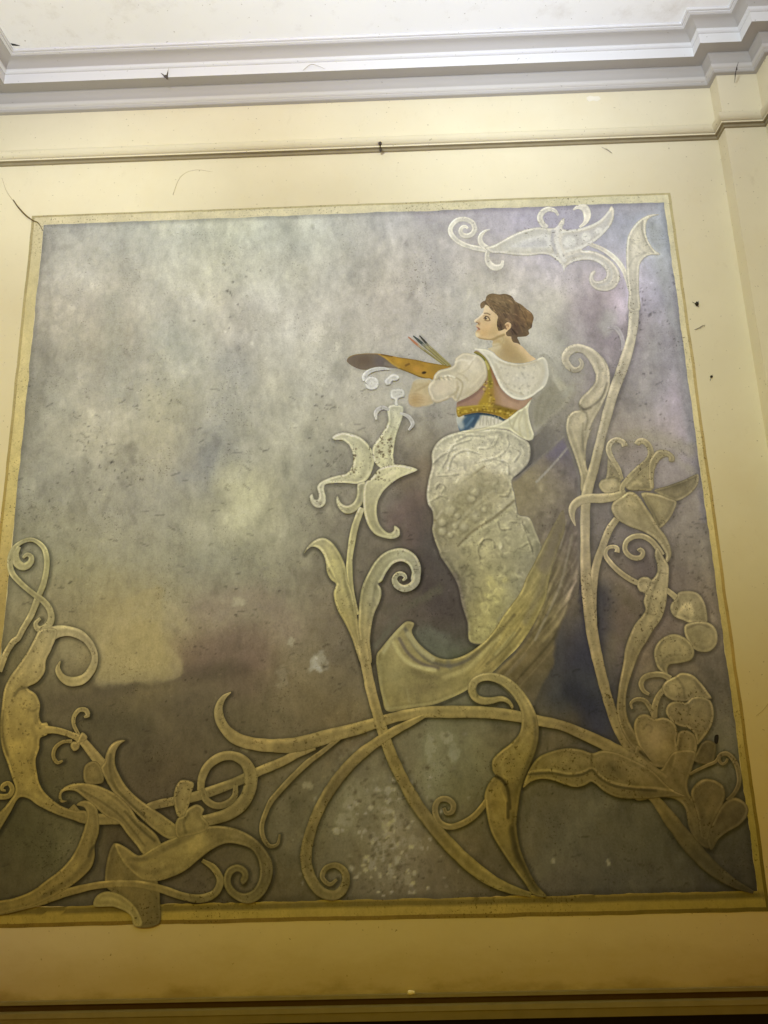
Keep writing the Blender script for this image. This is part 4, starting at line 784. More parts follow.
train_out = F7([(33, 385), (60, 345), (110, 285), (150, 242), (190, 211), (226, 222), (214, 262), (240, 312), (290, 360), (340, 393), (400, 405), (470, 390), (550, 342), (620, 275), (690, 170), (770, 60)])+[(526, 578), (534, 563), (544, 543), (555, 522), (563, 510), (565, 528), (557, 552), (549, 580), (546, 598), (536, 620), (520, 645), (505, 660), (490, 674), (478, 679)]+F7([(500, 560), (430, 597), (330, 637), (200, 657), (85, 670), (62, 600), (42, 500)])
TRAINC = Field([(380, 660, 132, 124, 84), (400, 628, 140, 132, 96), (385, 700, 128, 118, 76), (420, 690, 126, 117, 80), (440, 680, 128, 120, 80), (450, 664, 126, 118, 80), (470, 670, 134, 124, 80), (500, 640, 142, 132, 84), (520, 615, 140, 130, 82), (540, 585, 128, 120, 84), (490, 665, 126, 115, 74)])
def train_paint(v):
    b = F7
    v.stroke(b([(180, 250), (230, 340), (300, 410), (400, 440), (480, 420), (560, 370)]), (88, 82, 66), 3.5, .85, .8); v.stroke(b([(150, 300), (200, 380), (270, 430), (350, 450)]), (94, 84, 70), 3, .85, .8)
    v.stroke(b([(195, 275), (250, 350), (320, 405)]), (164, 154, 106), 5, .85, .7); v.stroke(b([(120, 320), (160, 390), (230, 440), (330, 462)]), (176, 164, 108), 4, .85, .7); v.stroke(b([(70, 370), (110, 300), (165, 235)]), (172, 162, 110), 4, .75, .8)
    v.stroke(b([(230, 470), (330, 500), (440, 470), (540, 410)]), (104, 94, 60), 6, .65, .9); v.stroke(b([(380, 500), (480, 460), (560, 390), (660, 290)]), (168, 154, 96), 5, .75, .8); v.stroke(b([(520, 400), (640, 290), (740, 180)]), (98, 88, 54), 3, .75, .8)
    v.stroke(b([(430, 600), (500, 555), (640, 465), (760, 340)]), (168, 152, 90), 4, .65, .8); v.stroke(b([(600, 430), (700, 340), (770, 250)]), (98, 88, 54), 2.4, .75, .8); v.stroke(b([(640, 380), (740, 270)]), (158, 148, 96), 2.4, .6, .8)
    v.stroke(b([(190, 560), (200, 620)]), (148, 138, 92), 2, .5, .8); v.stroke(b([(85, 660), (200, 645), (330, 625), (430, 588)]), (146, 134, 84), 2.2, .6, .7); v.stroke(b([(50, 420), (60, 560), (90, 650)]), (146, 136, 88), 3, .5, .8)
    v.blob(*b([(300, 550)])[0], 22, 8, (106, 95, 60), .6, .9, -10); v.blob(*b([(130, 480)])[0], 10, 14, (140, 130, 84), .5, .9); v.stroke(b([(400, 420), (410, 450)]), (92, 88, 74), 4, .5, .9)
    v.stroke([(568, 506), (556, 536), (545, 566)], (113, 103, 82), 13, .85, .9); v.stroke([(548, 560), (540, 590), (525, 622)], (120, 110, 80), 6, .5, .9)
    R = random.Random(2)
    for i in range(46):
        x0 = R.uniform(496, 558); y0 = 1190-x0*1.0-R.uniform(-30, 40)
        v.stroke([(x0, y0-40), (x0-14, y0-18), (x0-32, y0)], R.choice((1.10, .89, 1.07, .91)), R.uniform(1, 2.6), .5, .8)
patch('train', train_out, woman, 1.1, lambda x, y: TRAINC(x, y)*np.array([1.03, 1.0, .91]), M_CLOTH, train_paint, .12, noise=.07, shadow=True)

# --- waist: blue band and white pleats
waist_out = F3([(436, 668), (500, 646), (600, 630), (700, 640), (768, 655)])+F4([(205, 535), (150, 570), (60, 596), (-50, 612), (-100, 626)])+F3([(462, 778), (445, 740)])
def waist_paint(v):
    b = F3
    v.stroke(b([(575, 650), (520, 715), (475, 768)]), (54, 78, 96), 12, .95, .4); v.stroke(b([(560, 680), (510, 740)]), (96, 120, 132), 2.2, .7, .6); v.stroke(b([(595, 655), (560, 740)]), (46, 66, 84), 3, .8, .6)
    v.stroke(b([(452, 690), (470, 740)]), (176, 180, 166), 6, .8, .7); v.stroke(b([(500, 655), (600, 638), (700, 648), (770, 662)]), (42, 62, 72), 2.4, .9, .5); v.stroke(F4([(0, 486), (100, 500), (190, 538)]), (36, 54, 64), 3.2, .9, .5)
    for xx in (618, 640, 668, 700, 728, 755):
        v.stroke(b([(xx, 665), (xx-4, 730)]), (166, 158, 132), .9, .8, .5)
    v.stroke(F4([(60, 540), (70, 580)]), (160, 154, 130), .9, .7, .5); v.stroke(F4([(100, 535), (110, 570)]), (160, 154, 130), .9, .7, .5)
patch('waistband', waist_out, woman, .8, (206, 200, 174), M_FIG, waist_paint, 0, noise=.03, shadow=False)

# --- bodice with gold straps and band
bod_out = F3([(438, 558), (470, 540), (540, 505), (600, 462), (650, 400), (668, 350), (665, 290), (640, 230), (592, 190), (566, 174)])+F4([(-20, 2), (20, 36), (50, 68), (85, 128), (150, 276), (200, 336), (260, 376), (330, 388), (398, 366), (378, 412), (342, 442), (292, 470), (217, 526), (197, 535), (150, 512), (86, 494), (-14, 482)])+F3([(500, 653), (448, 670), (434, 640), (434, 592)])
def bod_paint(v):
    b = F3
    v.poly(b([(440, 560), (540, 510), (610, 462), (650, 410), (640, 520), (600, 585), (500, 590), (440, 600)]), (150, 118, 98), .7, 3); v.stroke(b([(450, 560), (560, 505), (640, 430)]), (112, 84, 72), 3, .6, .8)
    v.poly(F4([(100, 200), (150, 290), (220, 360), (300, 395), (370, 390), (320, 440), (250, 440), (130, 430), (90, 320)]), (172, 142, 112), .8, 4)
    v.stroke(F4([(150, 290), (215, 365), (290, 398)]), (138, 110, 86), 3, .6, .8)
    # band
    v.poly(b([(434, 598), (520, 585), (620, 578), (720, 580), (768, 585)])+F4([(160, 436), (230, 455), (290, 470), (215, 528), (150, 508), (86, 490), (0, 480)])+b([(500, 650), (446, 668), (434, 640)]), (150, 124, 38), 1, 1.2)
    v.poly(b([(690, 360), (712, 380), (720, 470), (720, 590), (600, 590), (640, 500), (668, 430)]), (156, 130, 40), .95, 2.0)
    v.poly(b([(690, 360), (740, 420), (768, 560), (768, 600), (700, 600)]), (140, 108, 60), .5, 4)
    # strap
    v.stroke(b([(575, 180), (625, 200), (660, 245), (685, 310), (690, 380), (695, 430)]), (128, 120, 44), 3.8, .9, .5); v.stroke(b([(585, 185), (630, 212), (655, 250)]), (92, 96, 36), 1.6, .8, .5); v.stroke(b([(655, 245), (670, 270), (680, 300)]), (196, 184, 112), 2.0, .8, .6); v.stroke(b([(700, 300), (725, 360), (750, 420)]), (128, 84, 52), 3, .7, .7)
    R = random.Random(4)
    for i in range(70):
        x0 = R.uniform(440, 905); y0 = 600+R.uniform(-5, 62)-(0 if x0 < 760 else 0)+max(0, (x0-700))*.14
        x1, y1 = b([(x0, y0)])[0]
        v.blob(x1, y1, R.uniform(.6, 1.6), R.uniform(.5, 1.3), R.choice(((200, 174, 74), (184, 156, 50), (98, 78, 20), (112, 88, 24), (206, 184, 96))), .75, .5)
    for i in range(34):
        x0, y0 = R.uniform(640, 720), R.uniform(390, 590)
        x1, y1 = b([(x0, y0)])[0]; v.blob(x1, y1, R.uniform(.6, 1.4), R.uniform(.5, 1.2), R.choice(((204, 180, 84), (186, 158, 52), (104, 82, 24))), .7, .5)
    v.stroke(b([(440, 600), (540, 588), (640, 580), (768, 592)]), (186, 164, 72), 1.2, .6, .6); v.stroke(b([(440, 665), (520, 642), (620, 628), (768, 645)]), (112, 86, 26), 1.8, .7, .6)
    v.stroke(F4([(110, 430), (200, 455), (280, 478)]), (96, 76, 22), 4, .55, .8); v.stroke(F4([(120, 490), (200, 520)]), (150, 120, 34), 3, .6, .8)
patch('bodice', bod_out, woman, .7, (160, 130, 100), M_FIG, bod_paint, 0, noise=.05, shadow=False)

# --- cream sash knotted at the hip
sash_out = F4([(-150, 628), (-80, 612), (0, 600), (70, 584), (150, 560), (217, 524), (290, 466), (340, 436), (394, 380), (372, 446), (376, 520), (394, 590), (413, 650), (405, 686), (372, 696), (320, 676), (262, 642), (222, 616), (120, 606), (0, 626), (-110, 640)])
def sash_paint(v):
    b = F4
    v.stroke(b([(300, 480), (260, 560), (250, 600)]), (172, 164, 126), 1.8, .7, .6); v.stroke(b([(340, 450), (300, 560), (310, 650)]), (182, 174, 134), 2, .6, .7); v.stroke(b([(355, 500), (360, 600), (370, 680)]), (190, 182, 140), 2.4, .6, .7)
    v.stroke(b([(225, 530), (240, 590), (330, 670)]), (176, 168, 128), 1.4, .7, .6); v.stroke(b([(-100, 632), (60, 600), (220, 612)]), (176, 168, 132), 1.6, .5, .7); v.stroke(b([(388, 400), (372, 460), (380, 540), (408, 650)]), (224, 218, 186), 1.6, .8, .6); v.stroke(b([(250, 500), (180, 560), (60, 590)]), (224, 218, 186), 2, .6, .7)
    v.stroke(b([(330, 690), (260, 650), (215, 622)]), (150, 142, 106), 1.2, .7, .6)
patch('sash', sash_out, woman, .8, (208, 202, 166), M_FIG, sash_paint, .10, noise=.04)

# --- collar cape on shoulders
cape_out = F4([(-55, 0), (-38, -16), (-3, -13), (36, -10), (76, 2), (106, 22), (137, 52), (186, 82), (276, 102), (356, 97), (426, 74), (452, 58), (486, 52), (516, 84), (530, 150), (530, 202), (500, 280), (440, 331), (390, 366), (330, 387), (260, 376), (200, 338), (158, 292), (118, 210), (82, 128), (50, 70), (18, 36), (-20, 8)])
def cape_paint(v):
    b = F4
    v.poly(b([(120, 150), (200, 110), (330, 120), (440, 120), (480, 180), (440, 270), (330, 330), (230, 300), (150, 220)]), (196, 188, 162), .75, 6); v.blob(*b([(330, 220)])[0], 9, 6, (206, 200, 178), .7, .8, -20)
    v.stroke(b([(90, 130), (150, 260), (220, 345), (320, 378), (400, 350), (480, 290)]), (228, 222, 196), 2.6, .85, .6); v.stroke(b([(120, 110), (170, 230), (240, 310), (330, 345)]), (182, 172, 142), 2, .6, .7)
    v.stroke(b([(440, 90), (480, 150), (470, 230), (400, 320)]), (184, 176, 150), 4, .6, .8); v.stroke(b([(500, 90), (515, 170), (490, 260)]), (204, 200, 182), 3, .6, .8); v.stroke(b([(0, 20), (60, 20), (130, 60), (200, 100)]), (224, 218, 196), 3.4, .7, .7)
    v.stroke(b([(150, 90), (230, 120), (330, 118), (430, 90)]), (178, 166, 134), 1.8, .6, .7)
    R = random.Random(6)
    for i in range(90):
        x0, y0 = b([(R.uniform(140, 440), R.uniform(110, 340))])[0]
        v.blob(x0, y0, R.uniform(.5, 1.5), R.uniform(.5, 1.3), R.choice((.9, .88, 1.06, 1.05, 1.05)), .6, .6, R.uniform(0, 90))
patch('collar_cape', cape_out, woman, .8, (214, 208, 182), M_FIG, cape_paint, .06, noise=.03, blend=.8, shadow=False)

# --- palette and brushes held by the woman
pal_out = F2([(52, 276), (64, 251), (100, 232), (170, 221), (240, 219), (300, 221), (380, 234), (440, 247), (560, 264), (680, 289), (768, 304), (855, 318), (820, 350), (750, 392), (716, 420), (690, 418), (620, 405), (560, 381), (500, 356), (440, 336), (400, 330), (340, 328), (290, 335), (210, 345), (150, 340), (100, 319), (70, 299)])
def pal_paint(v):
    b = F2
    v.poly(b([(50, 275), (64, 249), (100, 230), (170, 219), (240, 218), (295, 224), (340, 250), (380, 280), (420, 305), (470, 338), (440, 340), (340, 332), (290, 338), (210, 348), (150, 343), (100, 322), (66, 300)]), (112, 99, 82), 1, .8)
    v.blob(*b([(180, 275)])[0], 9, 5, (100, 84, 66), .7, .9); v.blob(*b([(310, 285)])[0], 6, 5, (98, 90, 88), .7, .8, 30); v.stroke(b([(350, 300), (420, 318)]), (130, 122, 108), 3, .6, .8)
    v.stroke(b([(60, 250), (120, 226), (240, 218), (300, 222)]), (160, 128, 60), 1.2, .7, .5); v.stroke(b([(300, 224), (350, 252), (400, 295), (460, 332)]), (186, 150, 60), 1.6, .8, .6); v.stroke(b([(320, 226), (370, 236), (398, 240)]), (90, 66, 30), 2, .7, .6)
    v.stroke(b([(460, 338), (540, 372), (620, 404), (700, 420)]), (112, 92, 40), 2.0, .85, .5); v.stroke(b([(440, 249), (560, 266), (700, 295), (850, 320)]), (120, 96, 36), 1.2, .8, .5)
    v.blob(*b([(645, 367)])[0], 2.3, 1.3, (46, 32, 16), 1, .3, -10); v.stroke(b([(505, 312), (530, 300)]), (104, 74, 30), 1.8, .8, .5); v.blob(*b([(590, 340)])[0], 5, 3, (190, 142, 62), .6, .8, 20); v.blob(*b([(750, 330)])[0], 7, 5, (138, 112, 46), .7, .9); v.blob(*b([(450, 280)])[0], 4, 3, (194, 152, 54), .6, .8)
palette = patch('painted_palette', pal_out, None, .7, (160, 124, 46), M_FIG, pal_paint, 0, noise=.06)
def brush(tip, ferr, end, ct, wt):
    def pp(v):
        v.stroke([tip, ferr], ct, wt, 1, .3); v.stroke([((ferr[0]*.9+tip[0]*.1), (ferr[1]*.9+tip[1]*.1)), ((ferr[0]*.86+end[0]*.14), (ferr[1]*.86+end[1]*.14))], (172, 166, 138), wt, .6, .5)
        v.stroke([(ferr[0]+.6, ferr[1]-.6), (end[0]+.6, end[1]-.6)], (160, 152, 104), .8, .6, .5); v.stroke([(ferr[0]-.7, ferr[1]+.8), (end[0]-.7, end[1]+.8)], (112, 102, 58), .9, .7, .5)
    L = np.array([tip, ferr, end]); w = [(.5, wt*.5, wt*.52, 1.1)]
    def offs(k): 
        out = []
        for p, q, ww in ((tip, ferr, .6), (((tip[0]+ferr[0])/2, (tip[1]+ferr[1])/2), ferr, wt*.5), (ferr, end, wt*.5), (end, (2*end[0]-ferr[0], 2*end[1]-ferr[1]), 1.0)):
            l = math.hypot(q[0]-p[0], q[1]-p[1]); out.append((p[0]-(q[1]-p[1])/l*ww*k, p[1]+(q[0]-p[0])/l*ww*k))
        return out
    return patch('painted_brush', offs(1)+offs(-1)[::-1], None, .6, (140, 131, 82), M_FIG, pp, 0, noise=.04, sm=False)
p2 = lambda a: F2([a])[0]
b1 = brush(p2((524, 92)), p2((612, 168)), p2((800, 306)), (176, 118, 84), 2.3); b1['label'] = 'brush with orange-brown bristles'
b2 = brush(p2((562, 84)), p2((650, 160)), p2((830, 316)), (66, 74, 68), 2.9); b2['label'] = 'thick brush with dark teal bristles'
b3 = brush(p2((610, 82)), p2((676, 156)), p2((852, 316)), (62, 60, 52), 2.2); b3['label'] = 'brush with near-black bristles'
# --- near forearm and sleeve
arm_out = F3([(92, 400), (132, 374), (185, 374), (240, 380), (240, 430), (236, 500), (264, 562), (200, 592), (130, 600), (82, 592), (60, 560), (61, 510), (76, 455)])
def arm_paint(v):
    b = F3
    v.blob(*b([(120, 540)])[0], 6, 6, (168, 140, 94), .8, .8); v.stroke(b([(80, 580), (130, 592), (210, 582)]), (176, 150, 108), 2, .7, .7); v.stroke(b([(66, 500), (64, 550), (84, 588)]), (172, 136, 96), 1.6, .7, .6)
    v.stroke(b([(120, 470), (180, 440), (215, 420)]), (158, 138, 98), 2, .5, .8); v.blob(*b([(180, 540)])[0], 6, 4, (188, 164, 122), .6, .8); v.stroke(b([(130, 395), (200, 385)]), (194, 184, 150), 4, .6, .8)
    for k in range(4):
        v.stroke(b([(78+k*4, 500+k*22), (120+k*8, 490+k*22), (165+k*6, 500+k*20)]), (158, 134, 92), .9, .3, .7)
patch('forearm', arm_out, woman, .8, (182, 166, 126), M_FIG, arm_paint, 0, noise=.04, blend=2.2, shadow=False)
sleeve_out = F3([(420, 240), (424, 218), (441, 203), (480, 178), (520, 176), (552, 183), (600, 194), (640, 228), (665, 288), (669, 350), (651, 400), (600, 462), (540, 506), (470, 541), (434, 553), (410, 538), (395, 522), (350, 540), (300, 558), (265, 557), (240, 530), (222, 490), (215, 450), (226, 416), (252, 388), (262, 350), (298, 312), (350, 297), (395, 282), (414, 265)])
def sleeve_paint(v):
    b = F3
    v.blob(*b([(540, 260)])[0], 12, 8, (216, 206, 178), .7, .9, 30); v.blob(*b([(320, 440)])[0], 10, 7, (208, 194, 164), .7, .9, -20); v.blob(*b([(600, 400)])[0], 8, 6, (190, 178, 146), .7, .9, -40); v.blob(*b([(520, 480)])[0], 7, 4, (186, 174, 140), .7, .9, -30)
    v.stroke(b([(255, 390), (300, 372), (370, 358), (440, 372), (480, 410), (470, 480), (440, 545)]), (164, 152, 118), 1.8, .75, .7); v.stroke(b([(330, 360), (370, 350), (420, 365)]), (228, 222, 196), 1.6, .8, .6); v.stroke(b([(440, 400), (440, 460), (420, 520)]), (172, 158, 124), 2.4, .6, .7)
    v.stroke(b([(420, 250), (470, 230), (530, 240)]), (228, 220, 194), 2, .6, .8); v.stroke(b([(530, 260), (560, 230), (580, 200)]), (228, 220, 196), 2, .6, .7); v.stroke(b([(440, 330), (500, 360), (520, 390)]), (178, 166, 132), 1.6, .6, .7); v.stroke(b([(430, 350), (520, 300), (560, 240)]), (184, 172, 140), 1.4, .5, .7)
    v.stroke(b([(540, 440), (600, 380), (640, 330)]), (216, 206, 174), 2, .5, .8); v.stroke(b([(665, 290), (668, 350), (650, 400), (600, 460), (540, 505)]), (166, 152, 120), 2.2, .6, .7); v.stroke(b([(222, 440), (232, 410), (262, 388)]), (226, 216, 188), 1.8, .7, .6)
    v.stroke(b([(230, 510), (262, 552), (320, 546), (390, 522)]), (178, 160, 126), 2.2, .6, .7); v.stroke(b([(245, 500), (250, 530)]), (222, 210, 180), 1.6, .6, .6); v.stroke(b([(380, 510), (430, 480), (450, 440)]), (156, 144, 112), 2, .5, .7)
    for k in range(6):
        v.stroke(b([(300+k*16, 360-k*2), (296+k*18, 372), (306+k*18, 384)]), 1.1 if k % 2 else .86, .9, .7, .5)
patch('near_sleeve', sleeve_out, woman, .7, (205, 195, 164), M_FIG, sleeve_paint, .06, 2.5, noise=.03, shadow=False)

# ================================================================ painted scrollwork
def WD(pts, ws):
    """attach widths (photo px), spread evenly if fewer than the points"""
    n = len(pts); ws = np.interp(np.linspace(0, 1, n), np.linspace(0, 1, len(ws)), ws)
    return [(p[0], p[1], float(w)) for p, w in zip(pts, ws)]
A1 = lambda p: K(440, 195, 120, p)
T2 = lambda p: K(550, 195, 120, p)
T3 = lambda p: K(550, 310, 120, p)
M4 = lambda p: K(300, 420, 120, p)
M5 = lambda p: K(300, 530, 130, p)
B6 = lambda p: K(590, 420, 120, p)
G7 = lambda p: K(590, 520, 130, p)
H8 = lambda p: K(620, 620, 140, p)
J9 = lambda p: K(640, 720, 128, p)
K9 = lambda p: K(650, 820, 118, p)
C5 = lambda p: K(256, 256, 256, p)
C8 = lambda p: K(256, 768, 256, p)
C0 = lambda p: K(0, 768, 256, p)
R1 = lambda p: K(520, 690, 160, p)
R2 = lambda p: K(0, 640, 130, p)
R3 = lambda p: K(0, 770, 140, p)
R4 = lambda p: K(120, 770, 170, p)
R5 = lambda p: K(180, 670, 140, p)
R6 = lambda p: K(290, 690, 170, p)
R7 = lambda p: K(420, 660, 150, p)
R8 = lambda p: K(420, 770, 140, p)
L1 = lambda p: K(0, 525, 120, p)
L4 = lambda p: K(60, 720, 140, p)

# ---- top flourish (white)
ribbon('painted_tendril', WD(A1([(178, 216), (164, 203), (142, 208), (131, 232), (144, 256), (172, 264), (206, 250), (222, 220), (208, 180), (162, 157), (112, 162), (76, 194), (66, 234), (96, 282), (160, 322), (230, 342), (300, 352)]), [2.5, 4.5, 5.5, 5.2, 5, 5, 5.5]), rim=.1)
ribbon('painted_tendril', WD(A1([(318, 221), (280, 238), (258, 268), (262, 308), (300, 342), (340, 350)]), [1, 3.5, 5.5, 6, 6]), rim=.1)
ribbon('painted_tendril', WD(A1([(312, 350), (300, 390), (312, 436), (352, 466), (392, 455), (402, 420)]), [5, 5, 6.5, 7, 4.5, 2.5]), rim=.1)
ribbon('painted_tendril', WD(A1([(684, 212), (650, 178), (640, 140), (664, 104), (704, 92), (742, 108), (756, 134)]), [5, 6, 6, 5, 3.5, 2]), rim=.1)
ribbon('painted_tendril', WD(T2([(146, 97), (182, 78), (222, 88), (238, 130), (224, 178), (188, 208)]), [1.2, 4.5, 8, 7.5, 4.5, 2]), rim=.1)
ribbon('painted_stem', WD(T2([(250, 315), (340, 352), (420, 412), (470, 482), (500, 560), (520, 640)]), [4, 5, 5, 5.5, 4]), rim=.12)
flour = A1([(285, 338), (340, 322), (385, 298), (450, 262), (540, 224), (630, 207), (704, 214)])+T2([(40, 205), (62, 170), (90, 148), (92, 180), (80, 215), (150, 222), (240, 200), (320, 160), (370, 105), (391, 72), (406, 86), (411, 122), (396, 180), (352, 240), (282, 302), (205, 352), (262, 358), (332, 382), (402, 432), (440, 490), (446, 540), (420, 590), (370, 616), (302, 611), (262, 582), (248, 540), (258, 500), (284, 484), (292, 492), (276, 520), (290, 550), (332, 545), (358, 520), (354, 482), (320, 444), (270, 422), (200, 420), (132, 440), (98, 470), (88, 496), (78, 460), (42, 420), (0, 390)])+A1([(650, 382), (560, 391), (470, 386), (400, 377), (330, 372)])
def flour_paint(v):
    g = (188, 186, 184)
    v.poly(A1([(390, 335), (480, 275), (560, 240), (690, 230), (716, 260), (708, 340), (560, 352), (430, 355)]), (199, 198, 188), .5, 2.5)
    v.poly(A1([(460, 330), (540, 285), (630, 262), (700, 258), (704, 330), (580, 335)]), (224, 222, 212), .9, 1.2); v.poly(A1([(500, 328), (570, 295), (660, 275), (680, 300), (690, 325)]), (188, 186, 182), .6, 1.5)
    v.stroke(A1([(520, 322), (600, 290), (660, 280)]), (216, 214, 204), 1.6, .8, .5); v.stroke(A1([(600, 330), (640, 290)]), (216, 214, 204), 1.4, .6, .5)
    v.stroke(T2([(48, 210), (40, 280), (58, 350), (92, 420)]), (228, 225, 214), 4.2, .9, .4); v.stroke(T2([(20, 230), (16, 300), (36, 370)]), g, 3, .7, .6)
    v.poly(T2([(80, 262), (200, 240), (320, 190), (385, 110), (388, 160), (340, 230), (270, 285), (180, 330), (90, 345)]), (196, 194, 188), .7, 1.8)
    for cx, cy, r in ((125, 302, 6.2), (230, 268, 4.8), (312, 230, 3.6)):
        x0, y0 = T2([(cx, cy)])[0]; v.blob(x0, y0, r, r*.92, (230, 228, 216), .95, .25)
    v.stroke(T2([(70, 240), (180, 222), (300, 180), (370, 110)]), (230, 228, 214), 2.2, .8, .5); v.stroke(T2([(100, 365), (210, 330), (300, 280), (370, 205)]), (230, 228, 216), 2.6, .8, .5)
    v.stroke(T2([(110, 400), (200, 378), (280, 395), (360, 440), (395, 510), (370, 565), (310, 580)]), (192, 190, 182), 1.8, .6, .6); v.stroke(T2([(130, 428), (220, 402), (300, 418), (350, 460)]), (230, 227, 214), 2.4, .6, .6)
    v.stroke(T2([(20, 380), (70, 430), (92, 480)]), (230, 227, 214), 3, .7, .6)
patch('painted_scroll', flour, None, 1.1, paint=flour_paint, rim=.08, noise=.03)
ribbon('painted_tendril', WD(T3([(365, 122), (412, 112), (448, 150), (466, 205), (464, 262)]), [2.5, 4.5, 4.5, 4, 3]), base=(176, 169, 166), rim=.04, shadow=False)

# ---- tall right stem with its leaves
ribbon('painted_stem', [(616.5, 519, 7), (609, 530, 7.5), (602, 547.6, 7.5), (597.5, 560, 8), (594, 577, 8), (592.5, 600, 8), (594, 625, 6)], tone=.96)
leafA = T3([(268, 300), (300, 282), (340, 308), (374, 368), (384, 430), (379, 500), (346, 580), (312, 650), (272, 720), (255, 768)])+F6([(505, 40), (480, 110), (470, 180), (478, 270), (500, 300), (492, 390), (446, 392), (440, 310), (405, 190), (375, 110), (360, 40), (365, 0)])+T3([(100, 730), (114, 680), (150, 648), (190, 638), (181, 604), (200, 560), (245, 515), (285, 465), (292, 420), (286, 370)])
def leafA_paint(v):
    v.stroke(T3([(180, 600), (205, 635), (260, 620), (330, 560), (365, 470)]), .80, 2, .8, .6); v.stroke(T3([(195, 610), (215, 640), (262, 628)]), .78, 2, .6, .6); v.stroke(T3([(300, 330), (345, 420), (340, 500), (270, 580)]), 1.07, 5, .6, .8); v.stroke(T3([(360, 350), (372, 430), (362, 510), (330, 590)]), 1.1, 2.4, .7, .6)
    v.stroke(T3([(190, 640), (230, 660), (240, 700), (225, 768)]), .84, 2, .7, .6); v.stroke(F6([(385, 30), (420, 120), (450, 220), (462, 290)]), 1.08, 2.6, .6, .7); v.stroke(F6([(455, 20), (452, 110), (465, 220)]), .84, 2, .6, .6); v.poly(T3([(120, 740), (140, 680), (190, 660), (220, 690), (200, 768)]), 1.06, .7, 3)
patch('painted_leaf', leafA, None, 1.3, paint=leafA_paint, rim=.14)
ribbon('painted_tendril', WD(T3([(186, 312), (204, 345), (184, 380), (148, 384), (112, 352), (96, 312), (118, 268), (165, 246), (215, 254), (262, 284), (305, 340), (330, 400)]), [2.5, 4.5, 5.5, 6, 7, 8, 8.5, 8.5, 9, 11, 13, 12]), rim=.14)
S1pts = [(634, 308, 10.5), (633, 325, 10.2), (630.5, 341, 9.8), (622, 369, 11), (613.5, 392, 10.6), (603, 430, 9.6), (593.5, 469, 9.8), (587.5, 490, 10.4), (585.5, 505, 10), (585, 545, 10), (586, 580, 11), (588.5, 605, 11.5), (592, 632, 11.5), (596.5, 655, 10.8), (602.5, 680, 10.2), (609.5, 705, 10), (617.5, 727, 10.2), (630, 748, 11), (646, 764, 10)]
stem1 = ribbon('painted_stem', S1pts, rim=.16)
tip = T2([(505, 740), (502, 620), (492, 540), (487, 450), (486, 350), (496, 270), (520, 220), (560, 170), (610, 137), (652, 125), (699, 127), (650, 141), (622, 166), (613, 212), (617, 262), (637, 312), (667, 352), (703, 382), (640, 386), (602, 406), (577, 440), (569, 500), (570, 620), (570, 740)])
def tip_paint(v):
    v.stroke(T2([(590, 165), (588, 220), (605, 280), (640, 340), (660, 370)]), .86, 1.8, .8, .6); v.stroke(T2([(602, 165), (600, 215), (614, 270), (645, 335)]), 1.06, 1.8, .8, .5); v.stroke(T2([(510, 290), (560, 330), (600, 370)]), .92, 2, .6, .7); v.stroke(T2([(505, 460), (540, 400), (610, 372)]), .91, 1.8, .6, .7); v.stroke(T2([(540, 230), (545, 330), (520, 460)]), 1.03, 5, .6, .9)
patch('painted_leaf', tip, stem1, 1.2, paint=tip_paint, rim=.10, noise=.03)

# ---- open flower on the right
fl = ribbon('painted_flower', WD(F6([(690, 402), (640, 418), (560, 430), (480, 432), (432, 446), (398, 482), (396, 530), (413, 582)]), [7.5, 8.5, 9.2, 9.4, 9, 8, 5, 1]), rim=.16)
patch('petal', B6([(408, 452), (500, 420), (600, 384), (690, 348), (692, 400), (662, 450), (612, 492), (550, 519), (478, 492)]), fl, 1.4, tone=.93, rim=.12, rimw=2, paint=lambda v: (v.stroke(B6([(690, 352), (690, 400), (660, 450), (610, 490), (552, 516)]), 1.14, 2, .8, .6), v.blob(*B6([(560, 440)])[0], 10, 6, .92, .6, .9, -20), v.stroke(B6([(430, 455), (560, 410), (680, 360)]), .86, 2.4, .6, .8)))
patch('petal', B6([(328, 470), (430, 474), (500, 498), (551, 520), (541, 570), (502, 640), (441, 692), (390, 600), (352, 530)]), fl, 1.4, tone=.97, rim=.14, paint=lambda v: (v.stroke(B6([(548, 525), (538, 575), (500, 638), (450, 682)]), 1.14, 2.2, .8, .6), v.stroke(B6([(345, 500), (400, 600), (440, 680)]), .8, 3, .7, .8)))
patch('petal', B6([(115, 238), (126, 262), (182, 312), (206, 380), (196, 400), (200, 440), (152, 466), (90, 466), (54, 422), (74, 382), (98, 372)]), fl, 1.3, tone=.93, rim=.10, paint=lambda v: (v.blob(*B6([(120, 420)])[0], 8, 6, 1.14, .8, .5), v.stroke(B6([(75, 385), (140, 368), (190, 380)]), .82, 1.6, .7, .6), v.blob(*B6([(140, 330)])[0], 6, 6, .92, .6, .9)))
ribbon('petal', WD(B6([(222, 168), (212, 146), (168, 128), (128, 150), (118, 192), (140, 248), (180, 312), (205, 380)]), [6, 5.5, 5, 5.4, 5.6, 5.4, 4.8, 3]), fl, rim=.18)
patch('petal', B6([(372, 268), (302, 330), (222, 412), (240, 446), (330, 452), (395, 450), (380, 350)]), fl, 1.3, tone=.95, rim=.08, paint=lambda v: (v.stroke(B6([(250, 430), (300, 395), (330, 420)]), 1.16, 3, .7, .7), v.stroke(B6([(300, 380), (350, 360)]), 1.1, 3, .6, .8), v.blob(*B6([(350, 430)])[0], 5, 3, .84, .6, .8)))
ribbon('petal', WD(B6([(298, 158), (312, 138), (342, 136), (376, 168), (388, 212), (368, 262), (310, 312), (242, 380), (205, 430), (204, 468)]), [6, 5.5, 5.4, 6, 6.5, 6.4, 6, 5.6, 5.2, 4.6]), fl, rim=.18)
